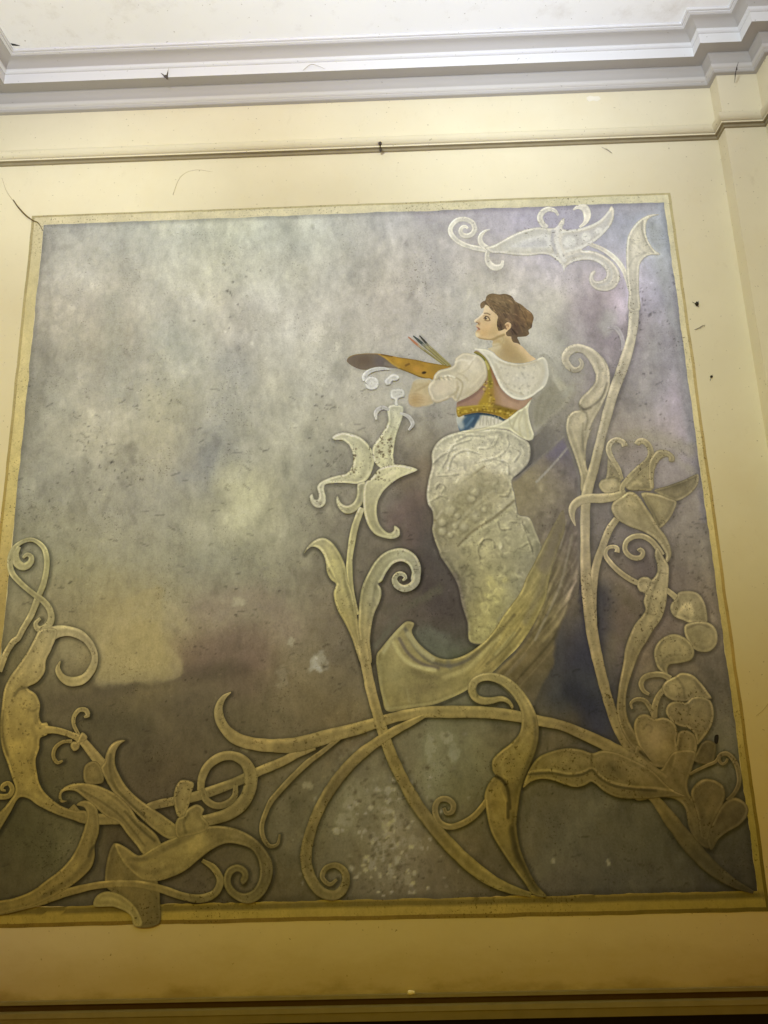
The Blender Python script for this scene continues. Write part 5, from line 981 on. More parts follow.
patch('petal', B6([(503, 265), (520, 270), (538, 264), (540, 235), (510, 204), (470, 191), (430, 195), (400, 225), (376, 270), (371, 350), (386, 440), (405, 440), (406, 370), (416, 310), (442, 262), (480, 236), (500, 242)]), fl, 1.2, rim=.2, tone=.98)
patch('petal', B6([(134, 560), (150, 524), (200, 488), (240, 461), (272, 462), (312, 490), (352, 550), (392, 610)])+G7([(404, 42), (440, 88), (464, 132), (477, 175), (478, 215), (456, 250), (444, 238), (446, 208), (425, 165), (388, 118), (330, 78)])+B6([(330, 712), (250, 682), (180, 642), (146, 602)]), fl, 1.4, rim=.2, rimw=2.6, paint=lambda v: (v.blob(*B6([(250, 540)])[0], 10, 9, 1.08, .7, .9), v.blob(*B6([(330, 640)])[0], 12, 7, .93, .6, .9, 35), v.stroke(B6([(150, 600), (250, 676), (350, 712)]), .88, 3, .6, .8)))
# spiral and bulbous stalk under the flower
ribbon('painted_tendril', WD(G7([(284, 186), (296, 176), (312, 192), (300, 220), (268, 226), (232, 212), (206, 178), (212, 132), (250, 102), (304, 96), (358, 122), (396, 165), (425, 210)]), [4, 4.5, 5, 5, 5, 5.2, 5.4, 5.6, 6]), rim=.2)
ribbon('painted_tendril', WD(G7([(158, 192), (160, 168), (135, 158), (102, 168), (90, 205), (122, 256), (192, 322), (270, 368), (310, 380)]), [5.5, 4.5, 3.6, 4, 5, 5.5, 5.5, 4.5]), rim=.16)
ribbon('painted_stem', WD(G7([(440, 405), (480, 436), (520, 472)]), [5, 5.5, 6]), rim=.15)
bulb = G7([(392, 160), (380, 205), (394, 262), (394, 312), (362, 352), (340, 338), (300, 340), (276, 370), (290, 420), (322, 434), (315, 482), (326, 530), (308, 562), (262, 620), (226, 700), (205, 768)])+[(623.5, 660), (618, 690), (617, 716), (628, 742), (640, 752), (648, 746), (636, 734), (627, 716), (626, 695), (632, 672)]+G7([(300, 768), (330, 722), (372, 650), (420, 582), (446, 502), (456, 420), (463, 340), (462, 270), (434, 222), (412, 180)])
def bulb_paint(v):
    v.stroke(G7([(385, 205), (400, 260), (405, 330), (370, 420), (350, 500), (330, 560)]), .86, 2.4, .7, .7); v.stroke(G7([(440, 250), (440, 340), (425, 440), (400, 520), (340, 620)]), 1.07, 5, .6, .9); v.stroke(G7([(400, 310), (450, 318)]), .84, 1.6, .6, .6); v.stroke(G7([(320, 545), (370, 560), (415, 575)]), .84, 1.6, .5, .7)
    v.blob(*G7([(320, 385)])[0], 6, 6, 1.06, .7, .7); v.stroke(G7([(362, 352), (340, 410), (322, 434)]), .80, 1.8, .7, .6); v.stroke(G7([(300, 600), (250, 690), (225, 760)]), 1.08, 2.4, .6, .7); v.stroke([(634, 648), (625, 680), (622, 710)], .9, 2, .6, .7)
patch('painted_stem', bulb, None, 1.4, paint=bulb_paint, rim=.18)

# ---- cluster of heart-shaped flowers, lower right
patch('painted_blossom', G7([(473, 530), (480, 490), (508, 462), (520, 430), (568, 419), (630, 430), (666, 470), (686, 530), (686, 612), (640, 602), (580, 606), (545, 590), (500, 574)]), None, 1.4, rim=.18, paint=lambda v: (v.stroke(G7([(545, 590), (520, 560), (540, 520), (580, 500), (600, 540), (590, 600)]), 1.16, 4, .7, .8), v.stroke(G7([(515, 465), (525, 510), (500, 560)]), .84, 2.4, .6, .7), v.blob(*G7([(575, 520)])[0], 6, 6, 1.12, .7, .8), v.blob(*G7([(640, 540)])[0], 6, 9, .94, .6, .9)))
patch('painted_blossom', G7([(553, 650), (560, 620), (620, 600), (692, 604), (736, 635), (752, 690), (742, 740), (702, 776), (640, 776), (600, 752), (568, 702)]), None, 1.4, rim=.18, paint=lambda v: (v.blob(*G7([(640, 690)])[0], 11, 10, .9, .7, .7), v.blob(*G7([(650, 680)])[0], 6, 6, .95, .6, .9), v.stroke(G7([(575, 640), (640, 615), (700, 635)]), .84, 1.8, .6, .6)))
patch('painted_blossom', H8([(184, 182), (195, 140), (230, 100), (290, 77), (342, 90), (390, 130), (406, 180), (390, 216), (330, 236), (270, 246), (258, 270), (270, 310), (290, 330), (262, 330), (235, 292), (205, 262), (190, 222)]), None, 1.4, rim=.18, paint=lambda v: (v.blob(*H8([(290, 150)])[0], 12, 9, 1.07, .6, .9), v.stroke(H8([(240, 280), (232, 230), (260, 200), (330, 190)]), .88, 2, .6, .8), v.stroke(H8([(235, 105), (215, 160), (230, 220)]), .86, 2, .5, .7), v.stroke(H8([(205, 250), (225, 280), (250, 310)]), 1.12, 2, .6, .6)))
ribbon('painted_tendril', WD(H8([(158, 408), (128, 388), (114, 350), (132, 316), (180, 300), (235, 302), (275, 322)]), [3, 4.5, 5.5, 6, 6, 6]), rim=.2)
ribbon('painted_tendril', WD(H8([(66, 488), (58, 458), (84, 437), (130, 440), (165, 482), (190, 545)]), [2, 3.5, 4.5, 5, 4.5]), rim=.18)
ribbon('painted_tendril', WD(H8([(245, 372), (208, 420), (190, 470), (186, 540)]), [5.5, 6, 6.5, 6]), rim=.16)
patch('painted_blossom', H8([(228, 370), (250, 335), (300, 308), (332, 290), (392, 300), (442, 345), (480, 395), (500, 430), (440, 430), (340, 446), (290, 441), (248, 416)]), None, 1.4, rim=.2, paint=lambda v: (v.stroke(H8([(330, 290), (390, 300), (440, 345), (490, 415)]), 1.14, 2.4, .7, .6), v.stroke(H8([(305, 312), (340, 360), (355, 430)]), .82, 2.2, .6, .7), v.blob(*H8([(280, 370)])[0], 7, 7, 1.08, .6, .8), v.stroke(H8([(410, 330), (450, 400)]), .86, 3, .6, .8)))
patch('painted_blossom', H8([(248, 502), (265, 460), (312, 444), (362, 450), (390, 425), (440, 418), (492, 440), (512, 500), (502, 572), (462, 640), (420, 684), (404, 622), (370, 592), (320, 580), (270, 542)]), None, 1.4, tone=.95, rim=.22, paint=lambda v: (v.stroke(H8([(360, 450), (375, 480), (370, 520)]), .84, 2, .6, .7), v.stroke(H8([(492, 440), (508, 500), (498, 570), (425, 676)]), 1.16, 2.2, .7, .6), v.stroke(H8([(262, 540), (320, 576), (370, 588), (402, 620)]), 1.14, 2.2, .7, .6), v.blob(*H8([(420, 520)])[0], 10, 10, 1.03, .6, .9)))
patch('painted_leaf', H8([(400, 768), (420, 720), (448, 672), (482, 658), (522, 680), (520, 740), (500, 790)]), None, 1.5, tone=.80, rim=.14)
patch('painted_blossom', H8([(310, 652), (320, 615), (360, 604), (402, 625), (421, 670), (412, 740), (384, 800), (310, 800)]), None, 1.4, tone=.96, rim=.16, paint=lambda v: v.stroke(H8([(335, 650), (320, 720), (325, 780)]), .86, 2.4, .6, .8))
patch('painted_blossom', H8([(74, 600), (80, 550), (110, 519), (150, 518), (185, 540), (240, 534), (292, 560), (314, 612), (306, 660), (316, 700), (306, 790), (180, 800), (110, 712), (85, 652)]), None, 1.4, rim=.2, paint=lambda v: (v.blob(*H8([(190, 640)])[0], 10, 12, (148, 122, 76), .45, .9), v.stroke(H8([(125, 600), (150, 570), (175, 590), (165, 615)]), .86, 1.8, .6, .7), v.stroke(H8([(305, 650), (300, 740)]), 1.12, 2, .5, .7), v.stroke(H8([(90, 560), (100, 660), (160, 760)]), 1.08, 2.4, .5, .7)))
# ---- the calyx at the foot of the right stems
ribbon('painted_stem', [(648, 795, 6), (655, 800, 9), (672, 822, 14), (690, 845, 16), (712, 868, 14), (735, 884, 9), (753, 892, 3)], rim=.12)
caly = J9([(-20, 150), (60, 240), (120, 296), (152, 250), (200, 190), (330, 190), (312, 280), (282, 380), (292, 440), (320, 480), (400, 560), (440, 640), (410, 768), (330, 720), (290, 640), (262, 520), (200, 472), (100, 462), (-30, 475)])
def caly_paint(v):
    v.stroke(J9([(0, 190), (60, 240)]), .6, 3, .7, .7); v.stroke(J9([(215, 120), (210, 220), (190, 300)]), 1.14, 2, .5, .7); v.stroke(J9([(0, 410), (90, 412), (170, 420)]), .7, 2.4, .7, .7); v.stroke(J9([(180, 200), (200, 330), (260, 440)]), .88, 5, .5, .9); v.stroke(J9([(60, 260), (120, 350), (170, 420)]), 1.1, 3, .4, .8); v.stroke(J9([(240, 470), (300, 570), (330, 680)]), 1.12, 2.4, .6, .7)
patch('painted_leaf', caly, None, 1.5, paint=caly_paint, rim=.10)
ribbon('painted_tendril', WD(J9([(296, 325), (340, 300), (400, 272), (450, 250), (470, 226), (476, 250), (494, 264), (515, 250), (522, 230)]), [3, 3.4, 3.4, 3.2, 3, 2.6]), rim=.2)
ribbon('painted_tendril', WD(J9([(466, 225), (486, 206), (520, 202), (560, 240), (588, 310), (590, 380), (562, 440), (520, 482)]), [4, 4.6, 5, 5, 4.6, 4]), rim=.2)
patch('painted_petal', J9([(438, 600), (480, 522), (520, 482), (570, 464), (622, 490), (647, 530), (637, 580), (592, 630), (520, 672), (470, 712), (425, 780), (395, 700)]), None, 1.4, tone=.98, rim=.15, rimw=2.8, paint=lambda v: (v.stroke(J9([(560, 468), (620, 495), (640, 540), (590, 624), (520, 668), (470, 708)]), 1.16, 2.8, .7, .6), v.blob(*J9([(540, 570)])[0], 10, 7, .93, .6, .9)))
patch('painted_petal', J9([(302, 432), (330, 384), (380, 352), (440, 358), (492, 390), (508, 440), (494, 500), (452, 580), (425, 640), (400, 720), (360, 700), (345, 600), (330, 540), (312, 482)]), None, 1.4, tone=1.0, rim=.12, rimw=2.6, paint=lambda v: (v.stroke(J9([(340, 400), (385, 362), (440, 366), (490, 400)]), 1.12, 2, .6, .6), v.blob(*J9([(400, 470)])[0], 7, 9, .92, .6, .9), v.stroke(J9([(420, 500), (400, 600), (390, 690)]), 1.07, 5, .6, .9)))
tag(patch('dark_slot', J9([(447, 92), (466, 88), (468, 120), (460, 142), (446, 138)]), None, .6, base=(24, 20, 14), rim=0, noise=.05, shadow=False), 'small dark slot in the painted plaster')
LAY[0] += 0

# ---- lily on the centre stalk
lily_stem = ribbon('painted_stem', [(362, 508, 6), (358, 518, 7), (354.5, 529, 7), (351.5, 545, 6.5), (349.5, 562, 6.2), (350, 580, 6), (352.5, 598, 6), (357, 615, 5)], rim=.2)
lily = patch('painted_lily', M4([(204, 116), (225, 95), (270, 82), (330, 90), (390, 115), (430, 150), (456, 186), (476, 232), (472, 290), (452, 350), (420, 392), (370, 411), (300, 406), (220, 406), (162, 416), (156, 450), (167, 500), (161, 540), (130, 563), (94, 556), (69, 525), (64, 486), (80, 474), (92, 508), (114, 510), (121, 480), (110, 430), (130, 400), (180, 375), (250, 355), (296, 344), (326, 310), (341, 270), (331, 200), (310, 160), (270, 131), (226, 131)]), None, 1.1, rim=.12, noise=.04, paint=lambda v: (v.stroke(M4([(330, 200), (345, 270), (330, 320), (298, 352), (200, 385)]), .90, 2, .6, .6), v.poly(M4([(330, 130), (400, 150), (440, 220), (440, 300), (400, 380), (370, 380), (400, 300), (380, 200)]), .90, .7, 4), v.stroke(M4([(440, 280), (430, 350), (380, 400), (250, 400)]), 1.09, 2.4, .7, .6), v.stroke(M4([(215, 115), (280, 92), (340, 110)]), 1.06, 2.4, .6, .6), [v.blob(*M4([(330+random.uniform(-10, 30), 180+random.uniform(0, 160))])[0], random.uniform(.5, 1.2), random.uniform(.6, 1.6), (96, 84, 56), .8, .4) for _ in range(26)]))
patch('petal', M4([(370, 410), (364, 480), (342, 528), (300, 549), (262, 530), (240, 486), (231, 512), (245, 560), (280, 596), (322, 601), (362, 580), (396, 540), (412, 470), (418, 400)]), lily, 1.1, tone=.96, rim=.14, paint=lambda v: v.poly(M4([(385, 410), (415, 410), (400, 520), (370, 540)]), .84, .8, 4))
patch('petal', C5([(350, 575), (372, 542), (396, 498), (394, 466), (400, 449), (440, 452), (440, 482), (421, 540), (412, 600), (414, 634), (380, 640), (352, 612)]), lily, 1.0, tone=.97, rim=.12, noise=.05, paint=lambda v: (v.stroke(C5([(430, 460), (425, 500), (412, 545), (408, 610)]), 1.05, 2.6, .7, .6), [v.blob(*C5([(385+random.uniform(-22, 22), 560+random.uniform(-60, 50))])[0], random.uniform(.5, 1.3), random.uniform(.5, 1.3), (104, 92, 62), .8, .4) for _ in range(40)]))
patch('petal', M4([(418, 402), (460, 370), (500, 320), (540, 298), (600, 287), (680, 294), (752, 321), (700, 346), (640, 371), (582, 411), (532, 460), (497, 530), (492, 600), (506, 660), (541, 708), (572, 724), (598, 710), (604, 678), (636, 700), (637, 740), (600, 761), (540, 756), (478, 731), (438, 680), (413, 610), (404, 530), (405, 450)]), lily, 1.1, rim=.12, noise=.04, paint=lambda v: (v.poly(M4([(450, 420), (520, 400), (500, 460), (470, 540), (480, 640), (520, 720), (460, 670), (430, 580), (430, 480)]), .88, .75, 4), v.stroke(M4([(412, 440), (412, 540), (425, 620), (480, 715), (560, 745), (610, 740)]), 1.06, 3, .7, .6), v.stroke(M4([(560, 310), (640, 310), (730, 322)]), 1.05, 4, .6, .8), v.stroke(M4([(440, 400), (520, 360), (580, 320)]), .9, 2, .5, .8), [v.blob(*M4([(470+random.uniform(-40, 90), 340+random.uniform(-50, 50))])[0], random.uniform(.5, 1.2), random.uniform(.5, 1.2), (96, 84, 56), .8, .4) for _ in range(22)]))
for pts, ws in ((C5([(400, 462), (378, 456), (360, 470), (361, 492)]), [3, 4.5, 4.5, 2]), (C5([(432, 472), (458, 484), (470, 506), (458, 524)]), [2, 4, 4, 2])):
    ribbon('petal', WD(pts, ws), lily, base=(196, 192, 178), rim=.08)
# isolated dabs of the unfinished scroll above the lily
ribbon('painted_scroll', WD(F2([(196, 428), (190, 400), (214, 368), (270, 344), (340, 338), (380, 345)]), [6, 6, 5, 4, 3, 1.5]), base=(206, 204, 192), rim=.06, shadow=False)
patch('painted_dab', F2([(186, 440), (200, 412), (240, 394), (284, 412), (301, 450), (284, 488), (240, 502), (200, 484)]), None, .9, base=(220, 217, 202), rim=.04, noise=.03, shadow=False)
patch('painted_dab', F2([(340, 432), (362, 404), (400, 378), (440, 384), (456, 402), (440, 428), (400, 436), (384, 462), (354, 462)]), None, .9, base=(212, 209, 196), rim=.04, noise=.05, shadow=False)
patch('painted_dab', F2([(386, 510), (400, 497), (480, 494), (497, 520), (490, 556), (450, 566), (444, 600), (448, 624), (420, 620), (418, 580), (390, 560)]), None, .9, base=(214, 211, 194), rim=.04, noise=.05, shadow=False)

# ---- low branches: long horizontal band, centre stalk, second branch
ribbon('painted_stem', WD(R5([(880, 370), (768, 458), (704, 505), (620, 585), (550, 660), (500, 720)])+[(266.5, 811), (262, 826), (264, 838.5), (270.5, 846), (277.5, 844), (280, 834)], [4, 5.5, 6, 6, 5.5, 5, 5, 4.6, 3.6, 2]), rim=.18)
ribbon('painted_stem', WD(R5([(740, 420), (640, 462), (560, 503), (440, 553), (330, 604), (200, 655), (60, 700), (-40, 720), (-150, 745), (-205, 775)]), [7, 8.5, 9, 9.5, 10, 9.5, 9, 8]), rim=.18)
band1 = [R5([(281, 122)])[0]+(1,), R5([(240, 152)])[0]+(5,), R5([(214, 208)])[0]+(8,), R5([(220, 268)])[0]+(9.5,), R5([(256, 330)])[0]+(11,), R5([(312, 376)])[0]+(12,), R5([(392, 402)])[0]+(12.5,), R5([(500, 414)])[0]+(13.5,), R5([(620, 412)])[0]+(15,), (312, 741, 15), (334, 734.5, 13), (356, 729, 12), (378.5, 722, 11), (400.7, 715.8, 10.5), (423, 712.2, 10.5), (449, 711.8, 12), (478.6, 712, 12), (502, 714, 11.5), (521, 717, 11), (538, 720.5, 10.5), (561.7, 725.5, 10), (582.5, 734, 11), (603, 743.5, 12), (624, 755, 13), (645, 768, 14), (664, 781, 13)]
ribbon('painted_stem', band1, rim=.14)
patch('painted_leaf', M5([(24, 141), (45, 100), (90, 60), (140, 47), (190, 75), (230, 130), (260, 190), (275, 240), (284, 300), (310, 370), (326, 450), (341, 530), (352, 620), (372, 700), (400, 790), (362, 790), (338, 735), (310, 650), (270, 560), (226, 480), (205, 420), (199, 370), (212, 320), (184, 295), (160, 250), (154, 200), (140, 150), (110, 112), (70, 100), (46, 116)]), None, 1.3, rim=.16, paint=lambda v: (v.stroke(M5([(50, 112), (110, 98), (150, 150), (175, 210), (205, 290), (222, 320)]), 1.16, 2.6, .8, .6), v.stroke(M5([(170, 230), (215, 310)]), .8, 2, .6, .7), v.stroke(M5([(215, 340), (225, 420), (260, 500), (310, 590), (350, 700)]), 1.13, 2.6, .6, .7), v.stroke(M5([(265, 240), (270, 320), (300, 420), (330, 520)]), .84, 3, .6, .8), v.stroke(M5([(200, 90), (240, 160), (262, 220)]), .92, 5, .5, .9)))
patch('painted_leaf', M5([(352, 640), (344, 570), (346, 510), (351, 430), (366, 340), (400, 260), (441, 190), (492, 139), (560, 111), (622, 112), (682, 150), (714, 220), (706, 290), (672, 338), (654, 292), (660, 250), (640, 206), (600, 186), (552, 201), (512, 250), (482, 305), (462, 318), (478, 345), (481, 385), (466, 435), (441, 490), (424, 560), (414, 650), (418, 790), (366, 790)]), None, 1.3, rim=.16, paint=lambda v: (v.stroke(M5([(660, 280), (662, 245), (640, 200), (598, 180), (545, 195), (505, 245), (470, 310)]), 1.14, 2.8, .8, .6), v.stroke(M5([(470, 330), (462, 400), (430, 480)]), 1.1, 2.6, .7, .6), v.stroke(M5([(455, 310), (440, 360), (430, 420)]), .84, 2.4, .6, .7), v.stroke(M5([(360, 420), (400, 300), (470, 190), (560, 130)]), .94, 5, .6, .9), v.stroke(M5([(390, 470), (385, 560), (390, 680)]), 1.06, 4, .5, .9)))
ribbon('painted_tendril', WD(M5([(690, 262), (682, 308), (650, 338), (610, 346), (572, 326), (558, 290), (578, 262), (608, 262), (624, 284), (606, 300)]), [8, 8, 7.5, 7, 6.5, 5.5, 5, 4.5, 3.6, 2]), rim=.18)
ribbon('painted_stem', [(361, 640, 11), (366, 665, 10.4), (371, 690, 10.2), (377, 712, 10.4), (384, 735, 11), (392, 757, 11.5), (403, 780, 12), (416, 803, 12.5), (430, 822, 13), (438, 832, 13), (456.5, 852, 14), (474.7, 868.4, 13.5), (493, 881, 12), (511, 889, 9), (531, 894.5, 5)], rim=.18)
ribbon('painted_stem', [(424, 716, 4), (414, 721, 6.5), (396, 730, 8.5), (378.5, 741, 9.5), (361, 754, 11), (345, 770, 11.5), (332, 787, 11), (319, 809.5, 10.5), (310, 834, 11), (306, 858, 11.5), (311, 878, 11.5), (322, 892, 11), (336, 894.5, 10), (345, 885, 9), (345, 872, 7.2), (336, 865, 6), (326, 868, 5.4), (322.5, 877, 5), (330, 884, 4.6), (337, 879, 3)], rim=.2)

# ---- scalloped leaf and the bud, bottom centre-right
scal = R1([(18, 442), (50, 370), (90, 320), (150, 294), (220, 279), (290, 285), (345, 302), (390, 290), (450, 295), (512, 320), (580, 352), (640, 390), (700, 450), (742, 482), (800, 510), (700, 512), (620, 521), (540, 521), (470, 516), (410, 491), (362, 452), (340, 440), (310, 456), (270, 466), (220, 456), (160, 434), (100, 426), (50, 441), (14, 468)])
def scal_paint(v):
    v.stroke(R1([(40, 395), (100, 384), (160, 386), (230, 400), (300, 392), (345, 372), (380, 408), (440, 442), (540, 462), (650, 470), (730, 482)]), 1.20, 2.2, .85, .5); v.stroke(R1([(40, 404), (150, 398), (230, 412), (300, 404), (345, 384), (378, 420), (440, 456), (540, 475), (650, 482)]), .72, 2.4, .75, .6)
    v.stroke(R1([(60, 430), (160, 425), (270, 452), (340, 428), (410, 476), (540, 505), (680, 500)]), 1.06, 3.4, .5, .8); v.stroke(R1([(345, 305), (340, 345), (345, 370)]), .8, 2, .6, .7); v.blob(*R1([(430, 380)])[0], 10, 8, .86, .6, .9, 30); v.blob(*R1([(200, 340)])[0], 16, 7, 1.05, .6, .9)
    v.stroke(R1([(420, 350), (500, 430), (560, 455)]), .86, 4, .5, .9)
patch('painted_leaf', scal, None, 1.4, paint=scal_paint, rim=.16)
ribbon('painted_tendril', WD(R8([(372, 150), (342, 200), (290, 256), (222, 296), (162, 310), (112, 290), (86, 244), (84, 194), (108, 162), (148, 158), (182, 188), (174, 228), (146, 236), (130, 206)]), [5, 6, 6.5, 6.4, 6.2, 6, 6, 6, 6, 6, 5.4, 4.6, 3.4]), rim=.2)
bud = R7([(243, 150), (258, 100), (310, 70), (370, 64), (430, 80), (490, 120), (542, 180), (582, 250), (602, 310), (606, 390), (592, 460), (570, 520), (540, 590), (516, 660), (503, 740)])+R8([(528, 300), (546, 420), (592, 540), (642, 630), (694, 692), (620, 682), (570, 614), (500, 520), (440, 430), (390, 340), (365, 240), (357, 180), (352, 140), (372, 78), (398, 42)])+R7([(384, 592), (369, 560), (371, 510), (410, 467), (470, 420), (509, 370), (519, 310), (514, 260), (489, 206), (449, 156), (400, 121), (341, 106), (300, 119), (287, 150), (297, 176), (322, 188), (362, 190), (420, 184), (458, 203), (478, 240), (470, 250), (452, 226), (420, 212), (360, 226), (308, 226), (264, 200)])
def bud_paint(v):
    v.stroke(R7([(388, 596), (428, 620), (450, 670), (458, 760)])+R8([(482, 180), (482, 260)]), .70, 3, .85, .6); v.stroke(R7([(380, 590), (410, 604), (436, 640)]), .72, 2.4, .7, .6)
    v.poly(R7([(430, 622), (500, 620), (540, 560), (580, 480), (600, 420), (600, 470), (540, 600), (510, 680), (500, 768), (460, 768)])+R8([(545, 130), (530, 300), (550, 430), (600, 560), (520, 480), (490, 300), (485, 200)]), .84, .8, 5)
    v.stroke(R7([(405, 520), (440, 480), (520, 420), (570, 340)]), 1.06, 6, .6, .9); v.stroke(R7([(410, 540), (430, 500), (420, 580), (460, 620)]), 1.1, 2, .5, .7); v.stroke(R7([(590, 300), (596, 390), (560, 520), (520, 640)]), .80, 5, .6, .8); v.stroke(R8([(380, 120), (376, 220), (410, 340), (480, 460), (580, 590)]), 1.06, 6, .6, .9)
    v.stroke(R8([(500, 320), (520, 430), (570, 540), (640, 650)]), .74, 5, .7, .8); v.stroke(R7([(262, 150), (280, 95), (340, 82), (420, 100), (490, 150), (540, 230), (560, 320)]), 1.06, 4, .5, .8); v.stroke(R7([(265, 195), (310, 208), (370, 205), (430, 200)]), 1.08, 2.4, .6, .7); v.stroke(R8([(440, 100), (470, 180), (468, 260)]), 1.12, 1.6, .6, .6)
    v.stroke(R7([(300, 125), (283, 150), (295, 182)]), .78, 2.4, .6, .7)
patch('painted_bud', bud, None, 1.3, paint=bud_paint, rim=.16)

# ---- left-hand acanthus and its tendrils
ribbon('painted_tendril', [(1, 672, 4), (3.5, 662, 6), (8, 651, 6), (15, 641, 6.5)]+WD(L1([(118, 728), (150, 668), (202, 580), (250, 460), (288, 356), (304, 230), (282, 146), (212, 96), (142, 112), (88, 160), (68, 230), (80, 304), (132, 368), (216, 440), (286, 492), (328, 556), (326, 622), (286, 662), (246, 664), (232, 632), (262, 598)]), [6, 6, 6.4, 6.4, 6, 5.6, 5, 4, 4.4, 5.4, 6, 5.6, 5.4, 6, 6.6, 7, 7, 6, 4.6, 3]), rim=.2)
ribbon('painted_tendril', WD(L1([(128, 140), (104, 190), (118, 248), (160, 268), (200, 240), (204, 205), (178, 190), (152, 212)]), [4, 7, 8.5, 8, 6.5, 5, 4, 2.5]), rim=.18)
ribbon('painted_tendril', WD(R2([(470, 560), (440, 500), (442, 450), (475, 412), (512, 416), (522, 446), (500, 456)]), [3.4, 4, 4.4, 4.4, 5, 4.4, 2]), tone=.92, rim=.14)
ribbon('painted_tendril', WD(R2([(430, 598), (375, 602), (330, 638), (320, 690), (345, 724), (376, 712)]), [4, 3.6, 4, 4, 3.6, 2]), tone=.95, rim=.14)
ribbon('painted_tendril', WD(R3([(-20, 140), (20, 146), (55, 138), (72, 104), (52, 72), (20, 84), (16, 108), (36, 112)]), [6, 5.6, 5.4, 5, 4.6, 4, 3, 2]), rim=.18)
ribbon('painted_stem', WD(L4([(60, 478), (110, 528), (210, 542), (330, 540), (390, 536)]), [10, 11, 11, 10]), rim=.14)
ribbon('painted_tendril', [(40, 646, 15), (46, 638, 15), (54, 633, 13), (66, 631, 11), (80, 634.5, 9), (90.5, 644, 7.5), (95.5, 657, 6.5), (92, 670, 8), (83, 679.5, 9), (71, 681.5, 9.4), (62.5, 677, 7.5), (58.5, 669, 5), (61, 661, 1)], rim=.18)
trunk = R2([(340, -60), (306, 58), (276, 120), (268, 190), (222, 250), (168, 281), (216, 320), (241, 380), (236, 440), (250, 488), (282, 488), (284, 556), (242, 580), (236, 640), (216, 700), (220, 768)])+R3([(208, 20), (216, 60), (241, 110), (290, 160), (350, 200), (420, 220), (478, 226), (481, 290), (400, 271), (300, 236), (210, 191), (160, 156), (112, 150), (62, 230), (20, 300), (-30, 380), (-30, 270), (40, 190), (88, 110), (70, 40)])+R2([(46, 720), (18, 640), (4, 520), (14, 400), (30, 290), (62, 220), (112, 150), (162, 76), (204, 0), (240, -60)])
def trunk_paint(v):
    v.stroke(R2([(230, 10), (170, 120), (110, 220), (60, 300), (40, 430), (50, 560), (80, 700)]), 1.08, 5, .6, .8); v.stroke(R2([(168, 281), (120, 290), (90, 330)]), .74, 2.6, .7, .7); v.stroke(R2([(200, 300), (160, 320), (150, 420), (160, 560)]), 1.06, 6, .5, .9); v.stroke(R2([(230, 400), (200, 420), (170, 410)]), .82, 2, .6, .7)
    v.stroke(R2([(236, 440), (200, 520), (220, 600), (190, 700)]), .86, 4, .5, .9); v.blob(*R2([(110, 620)])[0], 9, 6, 1.12, .6, .8, -20); v.blob(*R2([(110, 180)])[0], 7, 5, 1.1, .5, .8); v.blob(*R2([(270, 520)])[0], 4, 5, 1.06, .6, .7); v.stroke(R2([(215, 690), (225, 680), (215, 660)]), 1.2, 1.6, .6, .6)
    v.stroke(R3([(130, 40), (150, 100), (230, 160), (330, 215), (450, 250)]), 1.08, 5, .5, .9); v.stroke(R3([(70, 130), (30, 220), (0, 270)]), 1.08, 3, .5, .8); v.stroke(R2([(20, 420), (14, 540), (50, 680)]), .7, 3, .5, .8)
    R = random.Random(8)
    for i in range(70):
        x0, y0 = R2([(R.uniform(30, 280), R.uniform(0, 760))])[0]; v.blob(x0, y0, R.uniform(.4, 1.1), R.uniform(.4, 1.0), (74, 62, 30), .7, .5)
patch('painted_acanthus', trunk, None, 1.4, paint=trunk_paint, rim=.16)
ribbon('painted_stem', WD(R2([(270, 528), (340, 534), (420, 558), (486, 592), (545, 660), (595, 720)])+[(107, 768), (113, 782)], [8.5, 7, 6.5, 8, 10, 11, 11, 10]), rim=.16)
patch('painted_knot', R2([(470, 570), (490, 545), (520, 572), (508, 596), (480, 604), (470, 640), (440, 655), (420, 625), (430, 600), (455, 598)]), None, 1.1, rim=.16)
# leaf cluster
patch('painted_leaf', L4([(135, 260), (160, 232), (200, 225), (230, 260), (240, 340), (180, 350), (140, 340)]), None, 1.3, tone=.86, rim=.14)
patch('painted_leaf', L4([(362, 111), (320, 111), (280, 138), (254, 190), (246, 230), (228, 260), (262, 340), (300, 400), (360, 450), (440, 530), (520, 600), (600, 650), (652, 640), (650, 590), (580, 530), (500, 476), (430, 426), (370, 366), (330, 302), (306, 240), (311, 170), (336, 130)]), None, 1.3, rim=.18, paint=lambda v: (v.stroke(L4([(345, 114), (290, 150), (268, 220), (285, 310), (330, 390)]), 1.12, 2.4, .7, .6), v.stroke(L4([(280, 190), (275, 260), (300, 350), (360, 430), (470, 530)]), .76, 2.4, .7, .7), v.stroke(L4([(330, 330), (400, 430), (500, 500), (600, 580)]), 1.06, 4, .5, .9)))
patch('painted_leaf', L4([(-4, 425), (12, 452), (42, 442), (18, 436), (14, 402), (40, 386), (90, 390), (130, 420), (190, 470), (260, 530), (322, 560), (370, 622), (420, 682), (470, 740), (560, 720), (540, 640), (480, 580), (430, 540), (390, 480), (330, 420), (260, 378), (180, 350), (100, 344), (40, 360), (4, 390)]), None, 1.3, rim=.18, paint=lambda v: (v.stroke(L4([(20, 385), (100, 360), (200, 375), (290, 430), (370, 500)]), 1.12, 2.4, .7, .6), v.stroke(L4([(120, 385), (220, 440), (330, 520), (400, 600), (470, 690)]), .78, 2, .6, .7), v.stroke(L4([(360, 500), (440, 590), (520, 660)]), .74, 2.4, .7, .7), v.stroke(L4([(300, 540), (400, 640), (450, 700)]), 1.1, 4, .5, .8)))
